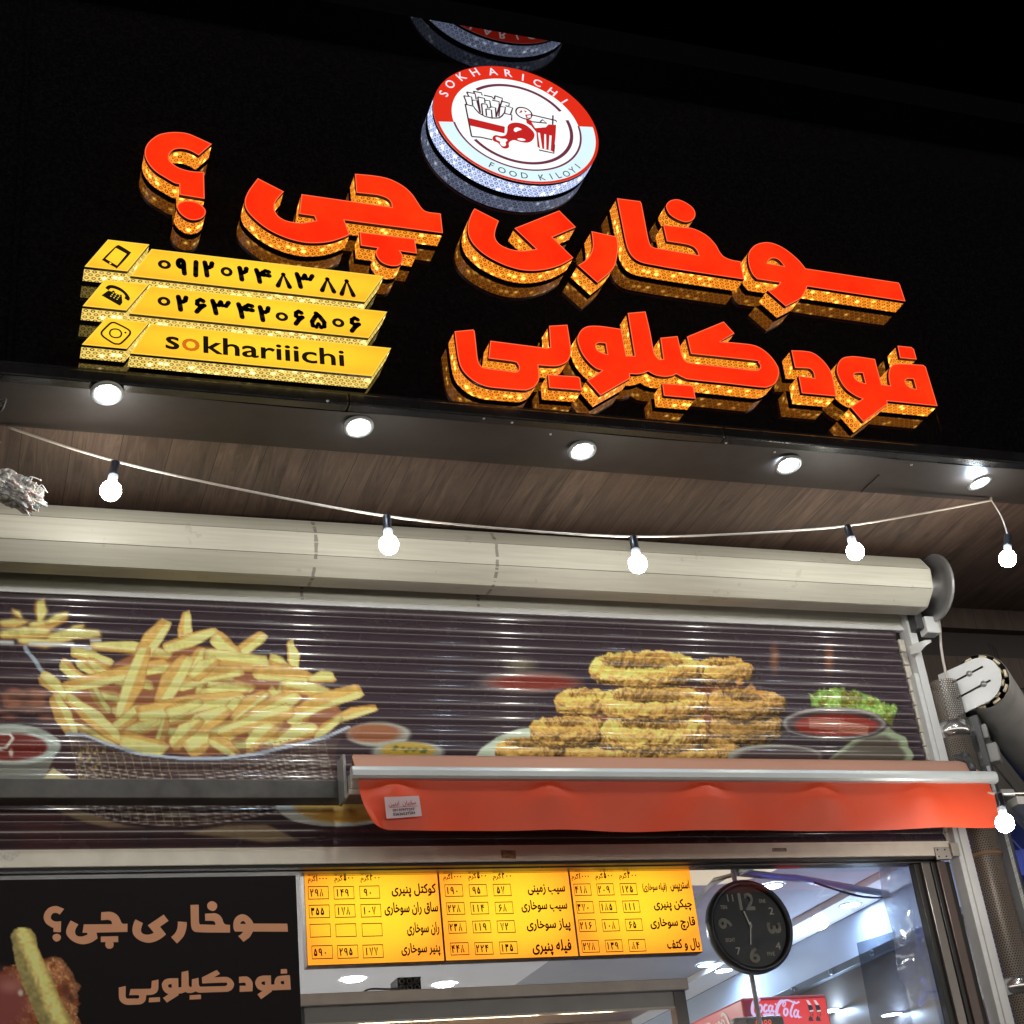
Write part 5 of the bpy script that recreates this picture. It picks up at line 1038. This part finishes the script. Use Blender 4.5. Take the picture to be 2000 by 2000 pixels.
# clock on its pole
YK = .32; kc = .5*(oY(1464, 1721, YK)+oY(1464, 1901, YK)); kr = (oY(1547, 1815, YK)[0]-oY(1381, 1800, YK)[0])/2; kc = np.array([.5*(oY(1547, 1815, YK)[0]+oY(1381, 1800, YK)[0]), YK, kc[2]])
ck = thing('wall_clock', 'round black clock with mixed numerals and words, right of the price boards', 'clock', kc)
B().lathe(kc, (0, -1, 0), [(0, -.03), (kr*.96, -.03), (kr, -.02), (kr, .008), (kr*.97, .016), (kr*.90, .018), (kr*.86, .006), (kr*.86, .0)], 64).build('clock_case', plain('clock_case_black', (.022, .018, .016), .3), ck)
B().lathe(kc+np.array([0, -.0005, 0]), (0, -1, 0), [(kr*.86, 0), (0, 0)], 64).build('dial', plain('dial_black', (.03, .022, .02), .5), ck)
fk = onplane(YK-.003); ZK = (1350, 1660, .33644); kp = lambda a, c: XZ((ZK[0]+ZK[2]*a, ZK[1]+ZK[2]*c), YK)
nb_ = B()
for t_, a, c, wz, hz, rot, bo in [('12', 318, 300, .068, .068, 0, .03), ('11', 224, 280, .026, .028, 0, .01), ('ONE', 410, 298, .028, .0145, 0, 0), ('2', 462, 355, .020, .028, 0, .01), ('3', 480, 455, .062, .044, -math.pi/2, .03), ('4', 502, 558, .022, .028, 0, .01), ('FIVE', 462, 604, .032, .0145, 0, 0), ('6', 366, 612, .044, .058, 0, .03), ('7', 272, 588, .020, .028, 0, .01), ('EIGHT', 226, 524, .040, .0145, 0, 0), ('9', 196, 428, .058, .042, math.pi/2, .03), ('TEN', 186, 334, .028, .0145, 0, 0)]:
    p = kp(a, c); text_in(nb_, t_, fk, p[0]-wz/2, p[0]+wz/2, p[1]-hz/2, p[1]+hz/2, bo, rot)
nb_.build('numeral', plain('numeral_gold', (.80, .70, .56), .5), ck)
hd = B()
for (a0, c0_), (a1_, c1_), wd in [((345, 455), (302, 358), .006), ((340, 420), (342, 552), .0045)]: stroke(hd, [kp(a0, c0_), kp(a1_, c1_)], wd, onplane(YK-.006))
hd.lathe((kp(340, 440)[0], YK-.006, kp(340, 440)[1]), (0, -1, 0), [(.006, -.003), (.006, .002), (0, .003)], 12); hd.build('clock_hand', plain('hand_cream', (.85, .8, .66), .4), ck)
pp = oY(1472, 1930, .40); tag(B().tube([(pp[0], .40, .2), (pp[0], .40, 3.2)], .011, 4).build('clock_pole', M_STEEL), 'thin square steel pole behind the round clock', 'pole')
# drinks fridge with red header
YFR = 1.6; f0, f1 = oY(1447, 1942, YFR), oY(1607, 1948, YFR); fz = (f0[2]+f1[2])/2; fx0, fx1 = f0[0], f1[0]+.02
fg = thing('drinks_fridge', 'red drinks fridge with lit white script header below the clock', 'fridge', ((fx0+fx1)/2, YFR+.3, .14))
M_FRED = plain('fridge_red', (.42, .015, .015), .35); 
hb_ = B().box(fx0, fx1, YFR, YFR+.62, fz-.30, fz, bev=.012); hb_.build('fridge_header', M_FRED, fg); boxpart('fridge_body', M_BLACK, fg, fx0+.01, fx1-.01, YFR+.02, YFR+.6, .14, fz-.302)
mesh('header_light_panel', [(fx0+.05, YFR-.002, fz-.28), (fx1-.01, YFR-.002, fz-.28), (fx1-.01, YFR-.002, fz-.018), (fx0+.05, YFR-.002, fz-.018)], [(0, 1, 2, 3)], glow('header_red_light', (1., .035, .015, 1), .95), fg)
ZF = (1340, 1920, .18634)
SCR = [('768,190 750,172 722,180 700,212 690,262 692,310 712,338 740,332', .026), ('780,228 758,240 748,275 760,305 780,302 792,265 780,228', .016), ('846,240 828,230 812,262 814,298 834,300 848,284', .016), ('890,236 868,246 860,280 872,304 890,292 902,250', .015), ('904,236 898,280 908,304 922,292', .015), ('926,226 942,222', .014),
       ('1012,192 985,200 956,250 944,310 958,346 984,340', .026), ('1000,190 1060,182 1106,198 1146,214 1182,196', .014), ('1010,200 1038,206 1026,246 1008,236 1016,206', .010), ('1046,268 1026,280 1020,318 1036,342 1054,328 1060,290 1046,268', .016), ('1134,192 1108,250 1090,310 1098,350 1112,346', .016), ('1158,284 1136,292 1126,330 1140,356 1158,344 1170,296', .015), ('1172,286 1166,330 1176,362 1190,352', .015), ('1200,362 1204,356', .012)]
b = B()
for t_, wd in SCR: stroke(b, [XZ(p, YFR) for p in curve_pts(t_, *ZF)], wd*.62, onplane(YFR-.005))
stroke(b, [XZ(p, YFR) for p in curve_pts('800,338 860,332 920,336', *ZF)], .012, onplane(YFR-.005)); b.build('script_logo', glow('script_white', (.86, .66, 1., 1), 1.0), fg)
b = B(); lf = [XZ(p, YFR) for p in [(ZF[0]+ZF[2]*690, ZF[1]+ZF[2]*170), (ZF[0]+ZF[2]*1210, ZF[1]+ZF[2]*170)]]
def side_fn(p): return (fx0-.003, YFR+.60-(p[0]-lf[0][0])*1.15+.0, p[1]-.02)
def side2(p): return (fx0-.003, YFR+.52-(p[0]-lf[0][0])*1.35, p[1]-.015)
for t_, wd in SCR: stroke(b, [XZ(p, YFR) for p in curve_pts(t_, *ZF)], wd*.55, lambda p: (fx0-.003, YFR+.08+(lf[1][0]-p[0])*1.3, p[1]-.02))
# lettering on the side reads towards the street: mirror so that it runs from the far end to the near edge
for i, v in enumerate(b.V): b.V[i] = (v[0], YFR+.10+(YFR+.50-v[1]), v[2])
b.build('script_logo', plain('script_cream', (.55, .42, .38), .5), fg)
b = B(); b2 = B(); b3 = B()
for k in (0, 78):
    o = lambda t_: [XZ(p, YFR) for p in outline(t_, ZF[0]+ZF[2]*k, ZF[1], ZF[2])]
    b.poly([o('1268,225 1305,225 1325,258 1330,340 1318,368 1335,400 1282,400 1280,372 1296,340 1284,290')], onplane(YFR-.004)); b2.poly([o('1252,180 1278,184 1312,232 1280,232')], onplane(YFR-.005)); b2.poly([o('1286,290 1326,284 1330,300 1290,304')], onplane(YFR-.006)); b3.poly([o('1288,306 1322,306 1318,360 1300,358')], onplane(YFR-.006))
b.build('bottle_print', plain('bottle_dark', (.03, .006, .004), .4), fg); b2.build('bottle_print', glow('bottle_white', (1., .82, .86, 1), .9), fg); b3.build('bottle_print', glow('bottle_red', (.8, .03, .012, 1), .9), fg)
# weighing scale display
ZD_ = .55; s0, s1 = oY(1434, 1986, ZD_), oY(1532, 1984, ZD_); sc_ = thing('scale_display', 'grey weighing scale head with glowing red digits at the bottom edge', 'scale', ((s0[0]+s1[0])/2, ZD_, s0[2]-.12))
boxpart('display_head', plain('scale_grey', (.20, .17, .15), .4), sc_, s0[0], s1[0], ZD_, ZD_+.06, s0[2]-.12, s0[2], bev=.015); boxpart('display_window', plain('display_black', (.02, .01, .01), .2), sc_, s0[0]+.05, s1[0]-.012, ZD_-.004, ZD_-.0005, s0[2]-.075, s0[2]-.012)
b = B(); text_in(b, '8888', onplane(ZD_-.006), s0[0]+.085, s0[0]+.155, s0[2]-.05, s0[2]-.018, 0); b.build('red_digit', glow('digit_red', (1., .06, .03, 1), 1.2), sc_); boxpart('scale_post', M_GREY, sc_, (s0[0]+s1[0])/2-.015, (s0[0]+s1[0])/2+.015, ZD_+.02, ZD_+.04, 1.4, s0[2]-.12)
# hot display case
hx0, hx1 = 1.15, oY(1342, 1930, .35)[0]; hz = oY(1000, 1924, .35)[2]
hc = thing('display_case', 'stainless hot food display case with lit shelf under the price boards', 'display case', ((hx0+hx1)/2, .6, 1.1))
boxpart('top_lip', M_STEEL, hc, hx0-.01, hx1+.008, .35, .95, hz-.042, hz, bev=.003); boxpart('front_fascia', plain('steel_dark', (.30, .27, .255), .34, metal=.4, var=.15), hc, hx0, hx1-.02, .375, .39, hz-.096, hz-.043); boxpart('front_fascia', M_STEEL, hc, hx0, hx1-.02, .372, .392, hz-.104, hz-.097)
boxpart('side_post', M_FRB, hc, hx1-.05, hx1, .37, .42, 1.1, hz-.043, bev=.003); boxpart('side_post', M_GREY, hc, hx0-.006, hx0+.012, .37, .42, 1.1, hz-.043, bev=.003)
boxpart('back_panel', plain('case_inner', (.42, .33, .24), .3, metal=.5), hc, hx0, hx1, .90, .92, 1.1, hz-.043); boxpart('case_base', M_STEEL, hc, hx0, hx1, .36, .95, .14, 1.1)
lp = B()
for a, c in ((.30, .82), (.92, 1.12)): lp.box(hx0+a*1.0+.12, hx0+c*1.0+.12, .55, .62, hz-.15, hz-.14, bev=.003)
lp.box(hx0+.26, hx0+.62, .55, .62, hz-.15, hz-.14); lp.build('case_lamp', glow('case_lamp_warm', (1., .78, .5, 1), 50.), hc)
boxpart('lamp_bar', M_STEEL, hc, hx0+.02, hx1-.05, .60, .64, hz-.135, hz-.118)
q = oY(800, 1928, .5); vb = thing('speaker_box', 'small black speaker box standing on the display case', 'speaker', (q[0], .55, hz))
boxpart('speaker_case', M_BLACK, vb, q[0]-.045, q[0]+.045, .5, .6, hz+.0005, hz+.075, bev=.004); b = B()
for i in range(3):
    for j in range(3): b.lathe((q[0]-.028+.028*i, .499, hz+.014+.023*j), (0, -1, 0), [(.0105, 0), (.0105, .003), (.007, .003), (.007, 0)], 14)
b.build('speaker_grille', plain('grille_grey', (.22, .21, .20), .4), vb)
tag(B().tube(cr3([(q[0]+.04, .49, hz+.07), (q[0]-.0, .48, hz+.045), (q[0]-.06, .48, hz+.03), (q[0]-.16, .47, hz+.03), (q[0]-.20, .47, hz+.004)], 6), .004, 6).build('speaker_cable', M_GREY), 'thin grey cable trailing from the small black speaker', 'cable')
# hanging plastic sheet and clear screen behind the glass
YS_ = .14; cs = [(1717, 1686), (1811, 1686), (1832, 1775), (1858, 1885), (1872, 1962), (1838, 1975), (1830, 1958), (1773, 1954), (1762, 1915), (1744, 1815)]
def m_film():
    m = N('clear_film'); p = m.pos(); nz = m.noise(p, 14., 4, .6); t = m.n('ShaderNodeBsdfTransparent').outputs[0]
    bm_ = m.bump(m.n('ShaderNodeTexVoronoi', {'Vector': p, 'Scale': 16.}).outputs[0], .7, .02); d = m.n('ShaderNodeBsdfDiffuse', {'Color': (.55, .55, .60, 1)}).outputs[0]; tl = m.n('ShaderNodeBsdfTranslucent', {'Color': (.62, .62, .70, 1)}).outputs[0]; g = m.n('ShaderNodeBsdfGlossy', {'Roughness': .12, 'Normal': bm_}).outputs[0]
    a = m.n('ShaderNodeMixShader', {0: .6, 1: d, 2: tl}).outputs[0]; a = m.n('ShaderNodeMixShader', {0: m.ma('MULTIPLY_ADD', nz, .3, .30), 1: t, 2: a}).outputs[0]; a = m.n('ShaderNodeMixShader', {0: .16, 1: a, 2: g}).outputs[0]; m.t.links.new(a, m.out.inputs[0]); return m.m
loop = [XZ(p, YS_) for p in cs]; V = []; Fc = []; nu, nv = 20, 50
Lp = [loop[i] for i in (0, 9, 8, 7)]; Rp = [loop[i] for i in (1, 2, 3, 4)]
def along(P, t):
    k = min(2, int(t*3)); f = t*3-k; return np.array(P[k])*(1-f)+np.array(P[k+1])*f
for j in range(nv+1):
    a, c = along(Lp, j/nv), along(Rp, j/nv)
    for i in range(nu+1):
        f = i/nu; q = a*(1-f)+c*f; tz = .018*math.sin(f*7+j*.09)+.012*math.sin(j*.25+f*3); V.append((q[0], YS_+tz, q[1]-(.02*math.sin(f*8)*(j > nv-6))))
for j in range(nv):
    for i in range(nu): Fc.append((j*(nu+1)+i, j*(nu+1)+i+1, (j+1)*(nu+1)+i+1, (j+1)*(nu+1)+i))
tag(mesh('plastic_sheet', V, Fc, m_film(), None, True), 'torn translucent plastic sheet hanging inside the window corner', 'sheet')
b = B(); b.poly([[XZ(p, .30) for p in [(1674, 1842), (1748, 1819), (1790, 2030), (1708, 2030)]]], onplane(.30)); b.poly([[XZ(p, .30) for p in [(1674, 1842), (1748, 1819), (1790, 2030), (1708, 2030)]]], onplane(.304))
e = [XZ(p, .30) for p in [(1708, 2030), (1674, 1842), (1748, 1819)]]; stroke(b, e, .003, onplane(.298))
tag(b.build('acrylic_screen', m_glass('smoked_acrylic', (.62, .64, .68), .05, .1)), 'smoky clear acrylic screen standing left of the plastic sheet', 'screen')
# ------------------------------------------------------------------ right of the shutter: perforated flue pipe, neighbour's shutter
def m_perf():
    m = N('perforated_steel'); uv = m.n('ShaderNodeUVMap', uv_map='UVMap').outputs[0]; u, v, _ = m.sep(uv); wd, h = .0105, .0091
    rv = m.ma('DIVIDE', v, h); row = m.ma('FLOOR', rv); uu = m.ma('MULTIPLY_ADD', m.ma('MODULO', m.ma('ABSOLUTE', row), 2.), .5, m.ma('DIVIDE', u, wd))
    dx = m.ma('MULTIPLY', m.ma('SUBTRACT', m.ma('FRACT', uu), .5), wd); dy = m.ma('MULTIPLY', m.ma('SUBTRACT', m.ma('FRACT', rv), .5), h); d = m.ma('SQRT', m.ma('ADD', m.ma('MULTIPLY', dx, dx), m.ma('MULTIPLY', dy, dy)))
    hole = m.ma('LESS_THAN', d, .0031); p = m.pos(); rust = m.ramp(m.noise(m.vscale(p, (6, 6, 2.5)), 1., 5, .65), (.40, (.125, .112, .10)), (.68, (.11, .07, .045)))
    pr_ = m.n('ShaderNodeBsdfPrincipled'); m.set(pr_.inputs['Base Color'], rust); pr_.inputs['Metallic'].default_value = .25; pr_.inputs['Roughness'].default_value = .42
    mx = m.n('ShaderNodeMixShader', {0: hole, 1: pr_.outputs[0], 2: m.n('ShaderNodeBsdfTransparent').outputs[0]}).outputs[0]; m.t.links.new(mx, m.out.inputs[0]); return m.m
PX, PY, PR = 3.795, -.03, .068; ptop = oY(1868, 1338, PY)[2]
pi_ = thing('perforated_pipe', 'perforated brown steel pipe with shiny clamp bands beside the white guide rail', 'pipe', (PX, PY, .13))
n = 40; zs = np.linspace(.13, ptop, 60); V = []; Fc = []; U = []
for z in zs:
    for k in range(n+1): a = 2*math.pi*k/n; V.append((PX+PR*math.cos(a), PY+PR*math.sin(a), z)); U.append((PR*a, z))
for j in range(len(zs)-1):
    for k in range(n): Fc.append((j*(n+1)+k, j*(n+1)+k+1, (j+1)*(n+1)+k+1, (j+1)*(n+1)+k))
o = mesh('pipe_shell', V, Fc, m_perf(), pi_, True); uv = o.data.uv_layers.new(name='UVMap')
for l in o.data.loops: uv.data[l.index].uv = U[l.vertex_index]
B().lathe((PX, PY, .13), (0, 0, 1), [(PR*.6, 0), (PR*.6, ptop-.13-.25)], 24).build('pipe_core', plain('pipe_core_dark', (.02, .018, .016), .7), pi_)
for z0_, z1_, mt in [(oY(1868, 1434, PY-PR)[2], oY(1868, 1405, PY-PR)[2], 1), (oY(1993, 1938, PY-PR)[2], oY(1985, 1906, PY-PR)[2], 1), (oY(1925, 1668, PY-PR)[2], oY(1925, 1660, PY-PR)[2], 0)]:
    B().lathe((PX, PY, z0_), (0, 0, 1), [(PR*.99, 0), (PR*1.05, 0), (PR*1.05, z1_-z0_), (PR*.99, z1_-z0_)], 40).build('clamp_band', plain('clamp_steel', (.62, .62, .63), .22, metal=.9, var=.1, scale=25) if mt else plain('rust_seam', (.16, .09, .05), .6), pi_)
U2 = np.array([.716, .698, 0]); N2 = np.array([.698, -.716, 0]); EZ = np.array([0, 0, 1.]); O2 = np.array([3.86, .0, 0.])
fr2 = dict(ax=(U2, N2, EZ), org=O2)
ns = thing('corner_shutter', "grey neighbouring roller shutter with white slotted end plate, on the angled corner", 'shutter', O2+U2*1.2+EZ*3.0)
b = B(); pl = []
for k in range(25): a = -math.pi/2+math.pi*k/24; pl.append((.125+.092*math.cos(a), 3.742+.098*math.sin(a)))
pl += [(-.03, 3.83), (-.03, 3.63)]
tilt = lambda q: (q[0], q[1]+(q[0]-.1)*.12)
for off in (0., .008): b.poly([[tilt(q) for q in pl]], lambda q, off=off: O2+N2*q[0]+EZ*q[1]+U2*(-.03+off))
L1 = [O2+N2*tilt(q)[0]+EZ*tilt(q)[1]-U2*.03 for q in pl]; L2 = [v+U2*.008 for v in L1]; nn_ = len(pl); b.add(L1+L2, [(k, (k+1) % nn_, nn_+(k+1) % nn_, nn_+k) for k in range(nn_)]); b.build('end_plate', M_WHITE, ns)
b = B()
for (x0, z0_, x1, z1_) in [(.015, 3.765, .155, 3.80), (.02, 3.695, .17, 3.735)]: 
    P0_, P1_ = O2+N2*x0+EZ*z0_-U2*.0315, O2+N2*x1+EZ*z1_-U2*.0315; b.tube([P0_, P1_], .0042, 6)
b.build('plate_slot', M_BLACK, ns); b = B()
for x, z_ in [(.095, 3.785), (.14, 3.727)]: B().lathe(O2+N2*x+EZ*z_-U2*.031, -U2, [(.013, -.002), (.013, .004), (.006, .005), (.006, .009), (0, .009)], 14).build('plate_bolt', plain('bolt_zinc', (.6, .6, .6), .35, metal=.6), ns)
# rolled slats seen from their ends, and the roll itself
b = B()
for k in range(22):
    a0 = -1.9+.36*k*.55; r = .112-.0006*k-(.016 if k % 3 == 1 else 0)-(.03 if k % 3 == 2 else 0); P = []
    for j in range(6): a = a0+.30*j/5; P.append(O2+N2*(.125+r*math.cos(a))+EZ*(3.742+.012+r*math.sin(a))+U2*.0)
    b.tube(P, .0075, 6)
b.build('rolled_slat', plain('slat_cream', (.62, .54, .38), .45), ns)
b = B(); b.lathe(O2+N2*.125+EZ*3.752+U2*.004, U2, [(.118, 0), (.12, .004), (.12, 6)], 22); b.build('shutter_roll', plain('roll_grey', (.50, .50, .49), .4, metal=.15, var=.15, scale=8), ns)
M_SLG = plain('slat_grey', (.26, .255, .245), .33, metal=.45, var=.12, scale=10)
b = B()
for k in range(5): b.box(.0, 6, .035+.004*(k % 2), .06+.004*(k % 2), 3.62-.075*(k+1)+.004, 3.62-.075*k, bev=.006, **fr2)
b.build('grey_curtain', M_SLG, ns); b = B(); b.box(.0, .06, .0, .08, 2.4, 3.62, bev=.004, **fr2); b.box(.0, 6, .03, .10, 3.20, 3.245, bev=.004, **fr2); b.build('track_frame', M_GREY, ns)
b = B(); b.box(.02, .05, .05, .10, 3.52, 3.58, bev=.004, **fr2); b.box(.03, .09, .06, .12, 3.42, 3.50, bev=.006, **fr2); b.build('latch_box', plain('latch_grey', (.25, .25, .25), .4), ns)
nw = thing('corner_window', 'blue lit neighbouring shop glass below the grey corner shutter', 'window', O2+U2*1.2+EZ*.13)
boxpart('blue_glass', m_glass('corner_glass', (.85, .9, 1.), .05), nw, .06, 6, .02, .026, .13, 3.20, **fr2); boxpart('mullion', M_BLACK, nw, .17, .176, .027, .034, .13, 3.20, **fr2)
boxpart('glass_edge', M_WHITE, nw, .0, .012, .062, .075, .13, 3.40, **fr2)
def m_blue():
    m = N('blue_glow_wall'); p = m.pos(); nz = m.noise(m.vscale(p, (1.5, 1.5, 5)), 1.4, 3); m.bsdf(base=(.1, .14, .3), rough=.5, emc=m.ramp(nz, (.3, (.01, .02, .12)), (.55, (.03, .08, .75)), (.75, (.30, .48, .95))), ems=2.2); return m.m
boxpart('glow_box', m_blue(), nw, .06, 6, -.14, -.12, .13, 3.2, **fr2)  # no lamp: the room's blue light is put into this wall's emission colour
boxpart('glow_box', M_BLACK, nw, .04, 6, -.12, .0, 3.202, 3.23, **fr2)  # black lid added above the glowing wall to keep its light from leaking
ng = B(); ng.tube([O2+U2*.1-N2*.06+EZ*2.86, O2+U2*1.6-N2*.06+EZ*2.86], .012, 8); ng.build('blue_tube', glow('blue_neon', (.10, .16, 1., 1), 9.), nw)
wl = B().tube(cr3([oY(1820, 1177, -.02), oY(1834, 1215, -.03), oY(1838, 1265, -.04), oY(1846, 1310, -.05), oY(1858, 1370, -.09)], 6), .006, 6)
tag(wl.build('white_cable', plain('white_cable_sheath', (.62, .58, .54), .5)), 'white cable hanging from the roll flange down to the perforated pipe', 'cable')
wl = B()
for k in range(3): wl.tube(cr3([oY(1930+6*k, 1256+3*k, .2), oY(1948+5*k, 1300, .1), oY(1956+4*k, 1330+6*k, .02)], 6), .002, 5)
tag(wl.build('loose_wire', M_GREY), 'loose thin grey wires above the slotted end plate', 'wires')
